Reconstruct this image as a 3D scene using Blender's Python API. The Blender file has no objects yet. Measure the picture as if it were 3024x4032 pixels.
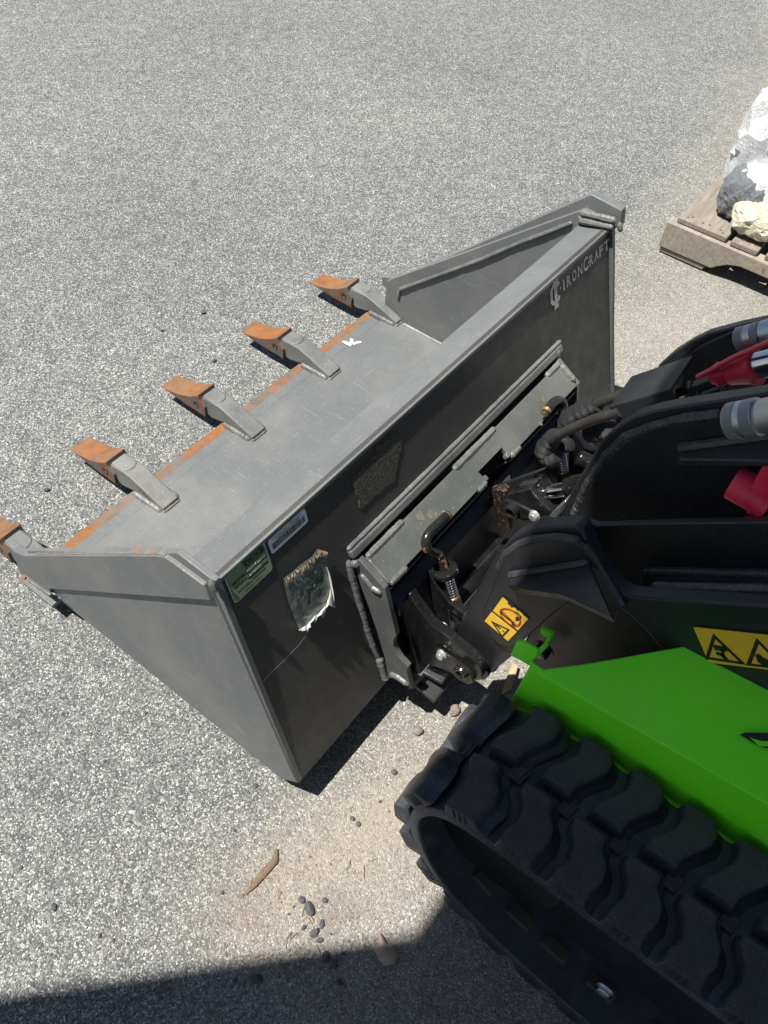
import bpy, bmesh, math, random
import numpy as np
from mathutils import Vector, Matrix
random.seed(7); np.random.seed(7)
S = bpy.context.scene
COL = S.collection

# ------------------------------------------------------------------ camera
FOC = 3422.83                                   # focal length in pixels of the 3024 x 4032 photograph
CAM = np.array([-.4058, -.3825, 1.4777])
ROT = np.array([[0.60631736, -0.79298186, 0.05965761],
                [-0.59384383, -0.50139511, -0.62924753],
                [0.52889391, 0.3460964, -0.77491194]])   # rows: right, down, forward
cd = bpy.data.cameras.new('camera'); cam = bpy.data.objects.new('camera', cd); COL.objects.link(cam)
cd.sensor_fit = 'VERTICAL'; cd.sensor_height = 36; cd.lens = FOC / 4032 * 36
cd.clip_start = .02; cd.clip_end = 400
M4 = Matrix.Identity(4)
for i in range(3):
    M4[i][0] = ROT[0][i]; M4[i][1] = -ROT[1][i]; M4[i][2] = -ROT[2][i]; M4[i][3] = CAM[i]
cam.matrix_world = M4
S.camera = cam

# ------------------------------------------------------------------ world, sun, exposure
SUN = Vector((0.3070, -0.2215, -0.9256)).normalized()      # direction the light travels
ELEV = math.asin(-SUN.z)
AZ = math.atan2(-SUN.x, -SUN.y)                          # heading of the sun, clockwise from +Y
w = bpy.data.worlds.new('World'); S.world = w; w.use_nodes = True
nt = w.node_tree
sky = nt.nodes.new('ShaderNodeTexSky'); sky.sky_type = 'NISHITA'; sky.sun_disc = False
sky.sun_elevation = ELEV; sky.sun_rotation = AZ
sky.air_density = 1.0; sky.dust_density = .6; sky.ozone_density = 1.0
nt.links.new(sky.outputs[0], nt.nodes['Background'].inputs[0])
nt.nodes['Background'].inputs[1].default_value = .05
sl = bpy.data.lights.new('sun', 'SUN'); sl.energy = 5.0; sl.angle = math.radians(.53); sl.color = (1, .955, .88)
so = bpy.data.objects.new('sun', sl); COL.objects.link(so)
so.rotation_euler = SUN.to_track_quat('-Z', 'Y').to_euler(); so.location = (-3, 3, 9)
S.view_settings.view_transform = 'Standard'; S.view_settings.look = 'None'
S.view_settings.gamma = 1; S.view_settings.use_curve_mapping = False
S.view_settings.exposure = .85

# ------------------------------------------------------------------ measuring helpers
# crops of the photograph that were measured: origin x, origin y, scale
KR = dict(K1=(1500,1900,1.0886),K2=(1500,2700,1.0886),K3=(1300,700,1.3554),K4=(1300,1300,1.4745),K5=(2000,1100,1.4746),
  K6=(700,2000,1.8433),K7=(1340,2140,3.6875),K8=(1640,1980,4.1475),K9=(1560,2400,2.765),K10=(1850,1700,3.318),
  K11=(2080,1500,3.318),K12=(2500,1200,2.458),K13=(2500,400,2.458),K14=(0,700,1.106),K15=(0,2800,1.0369),
  K16=(1200,1000,3.318),K17=(250,1700,3.318),K18=(0,2000,4.1475),K19=(2100,750,4.1475),K20=(600,2100,4.1475),V=(0,0,.54861))
def hit(k, x, y, n, c):
    """where the sight line of a measured point meets the real plane n.P = c"""
    o = KR[k]; u = o[0] + x/o[2]; v = o[1] + y/o[2]
    r = ROT.T @ np.array([(u-1512)/FOC, (v-2016)/FOC, 1.])
    n = np.array(n, float)
    return Vector(CAM + r*((c - n@CAM)/(n@r)))
def PX(k, pts, c): return [hit(k, x, y, (1,0,0), c) for x, y in pts]
def PZ(k, pts, c): return [hit(k, x, y, (0,0,1), c) for x, y in pts]
YT, ZT, Z1 = .1395, .531, .0801                  # bucket back plate: top, and height of its bottom edge (Y = 0)
NB = np.array([0, -(ZT-Z1), YT]); NB = NB/np.linalg.norm(NB)
UP = Vector((0, YT, ZT-Z1)).normalized(); NBV = Vector(NB)
def PB(k, pts, off=0.): return [hit(k, x, y, NB, NB@np.array([0,0,Z1])+off) for x, y in pts]
def bp(x, h, off=0.): return Vector((x, 0, Z1)) + UP*h + NBV*off      # point on the back plate: along, up, proud

# ------------------------------------------------------------------ mesh helpers
class MB:
    def __init__(s): s.v = []; s.f = []; s.sm = []; s.pt = []
    def add(s, vs, fs, smooth=False):
        b = len(s.v); s.v += [tuple(p) for p in vs]
        s.f += [tuple(b+i for i in f) for f in fs]; s.sm += [smooth]*len(fs)
    def prism(s, poly, vec):
        n = len(poly); vec = Vector(vec); poly = [Vector(p) for p in poly]
        vs = poly + [p+vec for p in poly]
        nrm = Vector((0,0,0))
        for i in range(n): nrm += poly[i].cross(poly[(i+1) % n])
        fl = nrm.dot(vec) > 0
        fs = [tuple(range(n))[::-1], tuple(range(n, 2*n))] + [(i, (i+1) % n, n+(i+1) % n, n+i) for i in range(n)]
        if not fl: fs = [f[::-1] for f in fs]
        s.add(vs, fs); return s
    def box(s, a, b):
        x0,y0,z0 = [min(p,q) for p,q in zip(a,b)]; x1,y1,z1 = [max(p,q) for p,q in zip(a,b)]
        return s.prism([(x0,y0,z0),(x1,y0,z0),(x1,y1,z0),(x0,y1,z0)], (0,0,z1-z0))
    def tube(s, pts, r, n=12, caps=True, flat=1., up=None):
        pts = [Vector(p) for p in pts]; rs = r if hasattr(r, '__len__') else [r]*len(pts)
        T = [(pts[min(i+1,len(pts)-1)]-pts[max(i-1,0)]).normalized() for i in range(len(pts))]
        a = Vector(up) if up else (Vector((0,0,1)) if abs(T[0].z) < .9 else Vector((1,0,0)))
        u = (a - T[0]*a.dot(T[0])).normalized(); vs = []
        for i, p in enumerate(pts):
            u = (u - T[i]*u.dot(T[i])).normalized(); w_ = T[i].cross(u)
            for k in range(n):
                t = 2*math.pi*k/n
                vs.append(p + u*math.cos(t)*rs[i]*flat + w_*math.sin(t)*rs[i])
        fs = []
        for i in range(len(pts)-1):
            for k in range(n):
                k2 = (k+1) % n; fs.append((i*n+k, i*n+k2, (i+1)*n+k2, (i+1)*n+k))
        s.add(vs, fs, True)
        if caps:
            b = len(s.v)-len(vs)
            s.f += [tuple(b+k for k in range(n))[::-1], tuple(b+(len(pts)-1)*n+k for k in range(n))]; s.sm += [False, False]
        return s
    def lathe(s, o, ax, prof, n=32, smooth=True):
        """prof: (distance along axis, radius)"""
        o = Vector(o); ax = Vector(ax).normalized()
        a = Vector((0,0,1)) if abs(ax.z) < .9 else Vector((1,0,0))
        u = (a-ax*a.dot(ax)).normalized(); w_ = ax.cross(u); vs = []
        for d, r in prof:
            for k in range(n):
                t = 2*math.pi*k/n; vs.append(o+ax*d+(u*math.cos(t)+w_*math.sin(t))*max(r,1e-5))
        fs = []
        for i in range(len(prof)-1):
            for k in range(n):
                k2 = (k+1) % n; fs.append((i*n+k, i*n+k2, (i+1)*n+k2, (i+1)*n+k))
        s.add(vs, fs, smooth)
        b = len(s.v)-len(vs); m = (len(prof)-1)*n
        s.f += [tuple(b+k for k in range(n))[::-1], tuple(b+m+k for k in range(n))]; s.sm += [False, False]
        return s
    def bead(s, pts, r, n=10, rip=.009, amp=.22, jit=.12, flat=1.):
        """weld bead: a ripply tube"""
        amp *= .22; jit *= .35; pts = resample(pts, .0025); L = 0; rs = []; q = []; wob = 0.
        ph = random.random()*6
        for i, p in enumerate(pts):
            if i: L += (p-pts[i-1]).length
            e = min(1, min(i, len(pts)-1-i)/3+.45)
            wob = wob*.85+random.uniform(-1,1)*.05; rs.append(r*e*(1+amp*abs(math.sin(math.pi*L/(rip*.7)+ph))-amp/2+wob))
            q.append(p+Vector([random.uniform(-1,1)*r*jit for _ in range(3)]))
        v0, f0 = len(s.v), len(s.f); s.tube(q, rs, n, flat=flat); s.pt.append((v0, len(s.v), f0, len(s.f))); return s
    def obj(s, name, mat, parent=None, bev=0., ang=35, seg=2, sharp=40):
        if len(s.pt) > 1:
            for v0, v1, f0, f1 in s.pt:
                m = MB(); m.v = s.v[v0:v1]; m.f = [tuple(i-v0 for i in f) for f in s.f[f0:f1]]; m.sm = s.sm[f0:f1]
                o = m.obj(name, mat, parent, bev, ang, seg, sharp); s.all = getattr(s, 'all', []) + [o]
            return o
        me = bpy.data.meshes.new(name); me.from_pydata(s.v, [], s.f)
        me.polygons.foreach_set('use_smooth', s.sm); me.update()
        if any(s.sm) or bev: me.set_sharp_from_angle(angle=math.radians(sharp))
        o = bpy.data.objects.new(name, me); COL.objects.link(o)
        me.materials.append(mat)
        if parent is not None: o.parent = parent
        if bev:
            m = o.modifiers.new('edge', 'BEVEL'); m.width = bev; m.segments = seg; m.limit_method = 'ANGLE'; m.angle_limit = math.radians(ang)
        return o
def resample(pts, d):
    pts = [Vector(p) for p in pts]; out = [pts[0]]
    for a, b in zip(pts, pts[1:]):
        n = max(1, int((b-a).length/d))
        for i in range(1, n+1): out.append(a.lerp(b, i/n))
    return out
def smooth(pts, it=2, closed=False):
    pts = [Vector(p) for p in pts]
    for _ in range(it):
        q = [] if closed else [pts[0]]
        m = len(pts) if closed else len(pts)-1
        for i in range(m):
            a, b = pts[i], pts[(i+1) % len(pts)]
            q += [a.lerp(b,.25), a.lerp(b,.75)]
        if not closed: q.append(pts[-1])
        pts = q
    return pts
def thing(name, label, cat, loc=(0,0,0), group=None):
    o = bpy.data.objects.new(name, None); COL.objects.link(o); o.location = loc; o.empty_display_size = .05
    o['label'] = label; o['category'] = cat
    if group: o['group'] = group
    return o
def tag(o, label, cat, group=None):
    o['label'] = label; o['category'] = cat
    if group: o['group'] = group
    return o
def text(body, sx, h, origin, xd, yd, mat, name, parent, depth=.0006, off=0., shear=0.):
    """lettering as thin raised mesh; sx = width wanted, h = cap height"""
    c = bpy.data.curves.new('t', 'FONT'); c.body = body; c.size = 1; c.extrude = 0; c.offset = off; c.shear = shear
    o = bpy.data.objects.new('t', c); COL.objects.link(o)
    dg = bpy.context.evaluated_depsgraph_get(); dg.update()
    me = bpy.data.meshes.new_from_object(o.evaluated_get(dg)); bpy.data.objects.remove(o)
    xs = [v.co.x for v in me.vertices]; ys = [v.co.y for v in me.vertices]
    x0, x1, y0, y1 = min(xs), max(xs), min(ys), max(ys)
    xd = Vector(xd).normalized(); yd = Vector(yd).normalized(); nd = xd.cross(yd).normalized(); o_ = Vector(origin)
    for v in me.vertices:
        v.co = o_ + xd*((v.co.x-x0)/(x1-x0)*sx) + yd*((v.co.y-y0)/(y1-y0)*h) + nd*depth
    me.name = name; me.materials.clear(); me.materials.append(mat); me.update()
    ob = bpy.data.objects.new(name, me); COL.objects.link(ob); ob.parent = parent
    return ob
def stroke(mb, pts, wd, nd, closed=False, lift=0.):
    """flat ribbon of width wd along points, facing nd"""
    pts = [Vector(p)+Vector(nd)*lift for p in pts]; nd = Vector(nd); n = len(pts); L = []; R = []
    for i in range(n):
        if closed: t = pts[(i+1) % n]-pts[i-1]
        else: t = pts[min(i+1,n-1)]-pts[max(i-1,0)]
        sd = nd.cross(t).normalized()*(wd/2)
        if closed or 0 < i < n-1:
            a = (pts[i]-pts[i-1]).normalized(); b = (pts[(i+1) % n]-pts[i]).normalized()
            sd = sd/max(.45, math.sqrt(max(0,(1+a.dot(b))/2)))
        L.append(pts[i]+sd); R.append(pts[i]-sd)
    m = n if closed else n-1
    mb.add(L+R, [(i, n+i, n+(i+1) % n, (i+1) % n) for i in range(m)])
def fill(mb, pts, nd, lift=0.):
    pts = [Vector(p)+Vector(nd)*lift for p in pts]
    nrm = Vector((0,0,0))
    for i in range(len(pts)): nrm += (pts[i]-pts[0]).cross(pts[(i+1) % len(pts)]-pts[0])
    if nrm.dot(Vector(nd)) < 0: pts = pts[::-1]
    mb.add(pts, [tuple(range(len(pts)))])

# ------------------------------------------------------------------ materials
def newmat(name):
    m = bpy.data.materials.new(name); m.use_nodes = True; t = m.node_tree
    return m, t, t.nodes['Principled BSDF']
def nd(t, typ, **kw):
    n = t.nodes.new(typ)
    for k, v in kw.items():
        if k.startswith('i_'):
            key = k[2:]; key = int(key) if key.isdigit() else key.replace('_', ' ')
            n.inputs[key].default_value = v
        else: setattr(n, k, v)
    return n
def coord(t, scale=None, rot=None):
    tc = nd(t, 'ShaderNodeTexCoord')
    if scale is None and rot is None: return tc.outputs['Object']
    mp = nd(t, 'ShaderNodeMapping'); t.links.new(tc.outputs['Object'], mp.inputs[0])
    if scale: mp.inputs['Scale'].default_value = scale
    if rot: mp.inputs['Rotation'].default_value = rot
    return mp.outputs[0]
def noise(t, co, scale, detail=4, rough=.55):
    n = nd(t, 'ShaderNodeTexNoise', i_Scale=scale, i_Detail=detail, i_Roughness=rough); t.links.new(co, n.inputs['Vector']); return n.outputs['Fac']
def ramp(t, fac, stops):
    r = nd(t, 'ShaderNodeValToRGB'); e = r.color_ramp.elements
    while len(e) < len(stops): e.new(.5)
    for a, (p, c) in zip(e, stops):
        a.position = p; a.color = (c, c, c, 1) if not hasattr(c, '__len__') else (*c, 1)
    t.links.new(fac, r.inputs[0]); return r.outputs[0]
def mix(t, fac, a, b, mode='MIX'):
    m = nd(t, 'ShaderNodeMix', data_type='RGBA', blend_type=mode)
    for i, x in ((0, fac), (6, a), (7, b)):
        if hasattr(x, 'is_linked'): t.links.new(x, m.inputs[i])
        elif i == 0: m.inputs[0].default_value = x
        else: m.inputs[i].default_value = (*x, 1)
    return m.outputs[2]
def bump(t, h, strength, dist, prev=None):
    b = nd(t, 'ShaderNodeBump', i_Strength=strength, i_Distance=dist); t.links.new(h, b.inputs['Height'])
    if prev: t.links.new(prev, b.inputs['Normal'])
    return b.outputs[0]
def paint(name, base, rough=.45, var=.12, vs=9, tex=0., ts=900, dust=None, dust_amt=.0, rust=None, rust_lo=.6, rust_hi=.68, rs=14, scratch=0., metallic=0., spec=.45, rvar=.1, fine=0., coat=0., up_tint=0.):
    m, t, b = newmat(name); co = coord(t)
    n1 = noise(t, co, vs, 6); c = mix(t, ramp(t, n1, [(.3,0),(.7,1)]), tuple(x*(1-var) for x in base), tuple(min(1,x*(1+var)) for x in base))
    if fine:
        n3 = noise(t, co, 260, 3); c = mix(t, ramp(t, n3, [(.35,0),(.65,1)]), c, mix(t, fine, c, (.5,.5,.48)))
    if scratch:
        sc = noise(t, coord(t, (240,9,60), (.5,.7,.4)), 1.2, 2); f = ramp(t, sc, [(.66,0),(.72,scratch)]); c = mix(t, f, c, tuple(min(1,x*1.9+.03) for x in base))
        sc = noise(t, coord(t, (14,300,80), (.2,.3,1.1)), 1.2, 2); f = ramp(t, sc, [(.68,0),(.73,scratch)]); c = mix(t, f, c, tuple(min(1,x*2+.03) for x in base))
    if dust:
        n2 = noise(t, co, 5.5, 8, .65); f = ramp(t, n2, [(.42,0),(.75,dust_amt)]); c = mix(t, f, c, dust)
        sp = noise(t, co, 330, 2); f = ramp(t, sp, [(.70,0),(.74,.75)]); c = mix(t, f, c, tuple(min(1,x*1.25) for x in dust))
    nb = None
    if up_tint:
        ge = nd(t, 'ShaderNodeNewGeometry'); sz = nd(t, 'ShaderNodeSeparateXYZ'); t.links.new(ge.outputs['True Normal'], sz.inputs[0])
        fz = ramp(t, sz.outputs[2], [(.55,0),(.9,up_tint)]); fz = mix(t, 1., fz, ramp(t, noise(t, co, 40, 6, .7), [(.3,.35),(.7,1)]), 'MULTIPLY'); c = mix(t, fz, c, (.20,.195,.18))  # blends a pale tone into upward faces, varied by noise
    if tex: nb = bump(t, noise(t, co, ts, 2), tex, .0012)
    rr = ramp(t, noise(t, co, 30, 5), [(.3, max(.03,rough-rvar)), (.7, min(1,rough+rvar))])
    if rust:
        n4 = noise(t, co, rs, 9, .7); f = ramp(t, n4, [(rust_lo,0),(rust_hi,1)])
        rc = mix(t, noise(t, co, 60, 6), tuple(x*.45 for x in rust), rust)
        c = mix(t, f, c, rc); rr = mix(t, f, rr, (.85,.85,.85)); nb = bump(t, mix(t, f, n4, noise(t, co, 300, 4)), .35, .002, nb)
    t.links.new(c, b.inputs['Base Color']); t.links.new(rr, b.inputs['Roughness'])
    b.inputs['Metallic'].default_value = metallic; b.inputs['Specular IOR Level'].default_value = spec
    b.inputs['Coat Weight'].default_value = coat; b.inputs['Coat Roughness'].default_value = .15
    if nb: t.links.new(nb, b.inputs['Normal'])
    return m
DUST = (.42,.40,.35)
M = {}
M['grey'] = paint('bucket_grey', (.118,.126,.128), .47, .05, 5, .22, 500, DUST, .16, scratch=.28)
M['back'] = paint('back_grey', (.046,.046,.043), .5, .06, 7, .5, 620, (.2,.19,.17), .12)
M['mount'] = paint('mount_grey', (.074,.081,.079), .5, .08, 10, .35, 500, DUST, .22)
M['weld'] = paint('weld_grey', (.10,.106,.106), .45, .2, 60, .5, 300, DUST, .25)
M['edge_chip'] = paint('chipped_edge', (.14,.145,.14), .6, .2, 40, .3, 300, rust=(.34,.17,.08), rust_lo=.52, rust_hi=.58, rs=48)
M['tooth'] = paint('tooth_casting', (.125,.13,.13), .55, .15, 30, .6, 260, DUST, .3, rust=(.35,.17,.07), rust_lo=.66, rust_hi=.74, rs=22)
M['tip'] = paint('rusty_tip', (.16,.085,.045), .8, .35, 30, .8, 220, (.2,.15,.1), .6, rust=(.33,.12,.025), rust_lo=.40, rust_hi=.66, rs=13)
M['tipside'] = paint('tip_side', (.11,.10,.09), .65, .3, 30, .8, 220, (.2,.17,.14), .4, rust=(.2,.09,.04), rust_lo=.44, rust_hi=.56, rs=30)
M['cut'] = paint('rusty_bevel', (.12,.10,.085), .7, .25, 30, .6, 300, (.2,.19,.17), .3, rust=(.3,.12,.035), rust_lo=.42, rust_hi=.55, rs=13)
M['black'] = paint('black_powder', (.014,.0155,.0185), .36, .15, 14, .55, 480, (.05,.05,.045), .2, up_tint=.14)
M['blackweld'] = paint('black_weld', (.034,.036,.04), .4, .35, 50, .8, 200, (.10,.10,.095), .3)
M['gloss'] = paint('black_gloss', (.008,.0085,.009), .2, .2, 30, .25, 260, (.2,.19,.17), .10, rvar=.08)
M['glossrust'] = paint('black_chipped', (.013,.0135,.014), .22, .2, 30, .3, 200, (.2,.19,.17), .1, rust=(.46,.22,.13), rust_lo=.585, rust_hi=.60, rs=21)
M['rustblack'] = paint('flash_rust', (.014,.013,.012), .4, .2, 30, .8, 260, (.3,.16,.08), .0, rust=(.30,.14,.05), rust_lo=.56, rust_hi=.62, rs=210)
M['green'] = paint('green_paint', (.15,.88,.010), .38, .05, 5, .45, 420, (.5,.55,.35), .08, rvar=.05, spec=.4)
M['rubber'] = paint('track_rubber', (.025,.029,.036), .5, .25, 12, .6, 240, (.11,.125,.15), .6, fine=.02)
M['rubber_worn'] = paint('lug_rubber', (.040,.036,.032), .7, .2, 20, .7, 300, (.13,.12,.11), .28, fine=.03)
M['hose'] = paint('hose_rubber', (.028,.026,.024), .5, .2, 60, .2, 500)
M['chrome'] = paint('chrome', (.75,.76,.78), .08, .03, 10, rvar=.03, metallic=1)
M['steel'] = paint('spring_steel', (.62,.6,.6), .25, .1, 40, metallic=1)
M['zinc'] = paint('zinc_bolt', (.72,.75,.74), .35, .1, 90, .1, 300, metallic=.8)
M['anod'] = paint('anodised', (.40,.41,.44), .34, .05, 40, .1, 900, metallic=.85)
M['nickel'] = paint('nickel', (.62,.63,.64), .18, .04, 20, metallic=1)
M['red'] = paint('red_rubber', (.64,.025,.07), .42, .1, 30, .25, 300)
M['yellow'] = paint('yellow_decal', (.80,.50,.035), .4, .05, 20)
M['ink'] = paint('black_print', (.015,.014,.013), .5, .05, 20)
M['redink'] = paint('red_print', (.42,.03,.02), .5, .05, 20)
M['label_green'] = paint('label_green', (.21,.29,.17), .42, .12, 14)
M['label_dark'] = paint('label_dark_green', (.02,.05,.03), .4, .1, 20)
M['print_pale'] = paint('pale_print', (.5,.55,.48), .5, .05, 20)
M['white'] = paint('white_edge', (.8,.8,.78), .5, .05, 20)
M['foil'] = paint('silver_film', (.5,.52,.52), .3, .1, 20, .2, 200, metallic=.5)
M['logo'] = paint('logo_silver', (.55,.54,.5), .5, .06, 30)
M['adhesive'] = paint('adhesive_residue', (.075,.068,.05), .9, .6, 260, .8, 300)
M['brass'] = paint('zinc_gold', (.65,.42,.2), .3, .15, 80, metallic=.8)
M['grease'] = paint('old_grease', (.14,.13,.095), .3, .3, 60, .5, 200)
M['husk'] = paint('dry_husk', (.74,.66,.5), .7, .2, 120)
M['bark'] = paint('bark', (.15,.10,.065), .8, .3, 120, .8, 300)
M['needle'] = paint('pine_needle', (.25,.16,.07), .7, .3, 60)
M['stone'] = paint('stone', (.055,.055,.06), .8, .3, 120, .8, 300, (.16,.155,.15), .4)
M['stone2'] = paint('tan_stone', (.2,.17,.14), .8, .3, 120, .8, 300)
M['leaf'] = paint('dead_leaf', (.34,.27,.21), .7, .3, 60, .5, 200)
M['cog'] = paint('worn_track_iron', (.035,.030,.025), .6, .4, 60, .4, 200, (.10,.085,.07), .5)
M['roof'] = paint('shade_sheet', (.22,.21,.2), .6, .1, 6)
def m_fabric():
    m, t, b = newmat('ribbed_sleeve'); co = coord(t, None, (.9,.5,.3))
    wv = nd(t, 'ShaderNodeTexWave', i_Scale=210., i_Distortion=2.5, i_Detail=2.); wv.inputs['Detail Scale'].default_value = 1.5; t.links.new(co, wv.inputs['Vector'])
    c = mix(t, wv.outputs['Fac'], (.006,.006,.007), (.05,.052,.058)); t.links.new(c, b.inputs['Base Color']); b.inputs['Roughness'].default_value = .6
    t.links.new(bump(t, wv.outputs['Fac'], .8, .0015), b.inputs['Normal']); return m
M['fabric'] = m_fabric()
def m_knurl():
    m, t, b = newmat('knurled'); tot = None
    for r in ((.6,.35,.79),(-.6,-.35,-.79)):
        wv = nd(t, 'ShaderNodeTexWave', i_Scale=260.); t.links.new(coord(t, None, r), wv.inputs['Vector'])
        tot = wv.outputs['Fac'] if tot is None else mix(t, 1., tot, wv.outputs['Fac'], 'MULTIPLY')
    t.links.new(mix(t, tot, (.24,.25,.27), (.46,.47,.5)), b.inputs['Base Color']); b.inputs['Metallic'].default_value = .8; b.inputs['Roughness'].default_value = .38
    t.links.new(bump(t, tot, .8, .0012), b.inputs['Normal']); return m
M['knurl'] = m_knurl()
def m_wood(name, base, dark):
    m, t, b = newmat(name)
    co = coord(t, (2.2,16,16)); n1 = noise(t, co, 6, 8, .65); n2 = noise(t, coord(t), 9, 4)
    c = mix(t, ramp(t, n1, [(.3,0),(.68,1)]), dark, base); c = mix(t, ramp(t, n2, [(.4,0),(.75,.5)]), c, tuple(x*.55 for x in base))
    st = noise(t, coord(t), 55, 3); c = mix(t, ramp(t, st, [(.66,0),(.72,.7)]), c, (.13,.065,.03))
    gr_ = noise(t, coord(t, (3,60,60)), 8, 3); c = mix(t, ramp(t, gr_, [(.62,0),(.7,.6)]), c, tuple(x*.5 for x in dark))
    t.links.new(c, b.inputs['Base Color']); b.inputs['Roughness'].default_value = .85
    t.links.new(bump(t, n1, .6, .002), b.inputs['Normal']); return m
M['wood'] = m_wood('weathered_wood', (.275,.245,.205), (.15,.13,.105))
M['wood_y'] = m_wood('weathered_stringer', (.33,.295,.245), (.19,.165,.135))
M['wood_new'] = m_wood('cut_wood', (.55,.42,.25), (.33,.23,.12))
def m_wrap(name, base, alpha):
    m, t, b = newmat(name); co = coord(t)
    n1 = noise(t, co, 18, 8, .7); n2 = noise(t, coord(t, (30,90,60), (.4,.2,.8)), 2.2, 6, .65)
    t.links.new(mix(t, ramp(t, n2, [(.35,0),(.65,1)]), tuple(x*.8 for x in base), base), b.inputs['Base Color'])
    b.inputs['Roughness'].default_value = .22; b.inputs['Coat Weight'].default_value = .8; b.inputs['Coat Roughness'].default_value = .15
    b.inputs['Subsurface Weight'].default_value = .35; b.inputs['Subsurface Radius'].default_value = (.03,.03,.03)
    t.links.new(bump(t, n2, .7, .012, bump(t, n1, .45, .02)), b.inputs['Normal']); return m
M['wrap'] = m_wrap('clear_wrap', (.66,.68,.69), 1)
M['foam'] = m_wrap('cream_foam', (.66,.63,.48), 1)
M['wrapgrey'] = m_wrap('dark_wrap', (.16,.175,.19), 1)
bstr = .6
def m_asphalt():
    m, t, b = newmat('asphalt'); co = coord(t)
    wob = nd(t, 'ShaderNodeTexNoise', i_Scale=60., i_Detail=2.); t.links.new(co, wob.inputs['Vector'])
    ws = nd(t, 'ShaderNodeVectorMath', operation='SCALE', i_3=.006); t.links.new(wob.outputs['Color'], ws.inputs[0])
    wa = nd(t, 'ShaderNodeVectorMath', operation='ADD'); t.links.new(co, wa.inputs[0]); t.links.new(ws.outputs[0], wa.inputs[1]); cw = wa.outputs[0]
    def vor(scale, feat='F1'):
        v = nd(t, 'ShaderNodeTexVoronoi', feature=feat, i_Scale=scale); t.links.new(cw, v.inputs['Vector']); return v
    v1 = vor(400); v2 = vor(235); sep = nd(t, 'ShaderNodeSeparateColor'); t.links.new(v1.outputs['Color'], sep.inputs[0])
    sep2 = nd(t, 'ShaderNodeSeparateColor'); t.links.new(v2.outputs['Color'], sep2.inputs[0])
    stone = ramp(t, sep.outputs[0], [(0,(.062,.066,.064)),(.30,(.118,.123,.120)),(.58,(.200,.205,.196)),(.80,(.305,.307,.290)),(.92,(.50,.495,.46)),(1,(.66,.65,.60))])
    big = ramp(t, sep2.outputs[0], [(0,(.07,.075,.074)),(.5,(.185,.19,.183)),(.85,(.32,.32,.30)),(1,(.54,.53,.49))])
    c = mix(t, ramp(t, sep2.outputs[1], [(.70,0),(.74,.85)]), stone, big)
    gap = ramp(t, v1.outputs['Distance'], [(.35,0),(.8,.6)]); c = mix(t, gap, c, (.065,.065,.066))
    # broad tone changes
    nl = noise(t, co, 1.1, 5, .6); c = mix(t, ramp(t, nl, [(.3,0),(.7,1)]), mix(t, 1., c, (.82,.84,.87), 'MULTIPLY'), mix(t, 1., c, (1.08,1.08,1.07), 'MULTIPLY'))
    nm = noise(t, co, 22, 4, .6); c = mix(t, ramp(t, nm, [(.35,.0),(.7,1)]), mix(t, 1., c, (.84,.84,.85), 'MULTIPLY'), mix(t, 1., c, (1.12,1.12,1.12), 'MULTIPLY'))
    # sandy dust lies on the machine's side of the bucket
    sx = nd(t, 'ShaderNodeSeparateXYZ'); t.links.new(co, sx.inputs[0])
    e = nd(t, 'ShaderNodeMath', operation='MULTIPLY_ADD', i_1=-1., i_2=0.); t.links.new(sx.outputs[1], e.inputs[0])
    e2 = nd(t, 'ShaderNodeMath', operation='MULTIPLY_ADD', i_1=.16); t.links.new(sx.outputs[0], e2.inputs[0]); t.links.new(e.outputs[0], e2.inputs[2])
    e3 = nd(t, 'ShaderNodeMath', operation='MULTIPLY_ADD', i_1=.45); t.links.new(noise(t, co, 4.5, 6, .6), e3.inputs[0]); t.links.new(e2.outputs[0], e3.inputs[2])
    sand = ramp(t, e3.outputs[0], [(.10,0),(.42,.6)])
    sn = ramp(t, noise(t, cw, 190, 3), [(.35,.25),(.65,1)])
    f = mix(t, 1., sand, sn, 'MULTIPLY'); c = mix(t, f, c, (.32,.29,.24))
    def blobm(cx, cy, r, amt, col, c):
        vm = nd(t, 'ShaderNodeVectorMath', operation='DISTANCE', i_1=(cx,cy,0)); t.links.new(co, vm.inputs[0])
        a = nd(t, 'ShaderNodeMath', operation='MULTIPLY_ADD', i_1=r*1.3, i_2=0.); t.links.new(noise(t, co, 7/r*.25, 6, .65), a.inputs[0])
        b_ = nd(t, 'ShaderNodeMath', operation='ADD'); t.links.new(vm.outputs['Value'], b_.inputs[0]); t.links.new(a.outputs[0], b_.inputs[1])
        f = ramp(t, b_.outputs[0], [(r*.85, amt), (r*1.6, 0)]); f = mix(t, 1., f, sn, 'MULTIPLY'); return mix(t, f, c, col)
    for cx, cy, r, am, col in ((-.02,-.10,.16,.75,(.31,.275,.22)),(-.16,-.06,.13,.6,(.31,.26,.20)),(.12,-.15,.16,.7,(.31,.275,.22)),(-.19,-.045,.05,.6,(.16,.135,.105)),(-.1,-.16,.05,.55,(.14,.115,.09)),(-.33,.09,.035,.35,(.16,.13,.11)),(1.5,.05,.6,.45,(.32,.295,.25))):
        c = blobm(cx, cy, r, am, col, c)
    t.links.new(c, b.inputs['Base Color']); b.inputs['Roughness'].default_value = .8; b.inputs['Specular IOR Level'].default_value = .35
    inv = nd(t, 'ShaderNodeMath', operation='SUBTRACT', i_0=1.); t.links.new(v1.outputs['Distance'], inv.inputs[1])
    t.links.new(bump(t, inv.outputs[0], bstr, .0035), b.inputs['Normal'])
    return m
M['asphalt'] = m_asphalt()

# ------------------------------------------------------------------ ground
g = MB(); g.add([(-60,-60,0),(80,-60,0),(80,90,0),(-60,90,0)], [(0,1,2,3)])
o = g.obj('asphalt', M['asphalt']); o['kind'] = 'structure'

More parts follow.
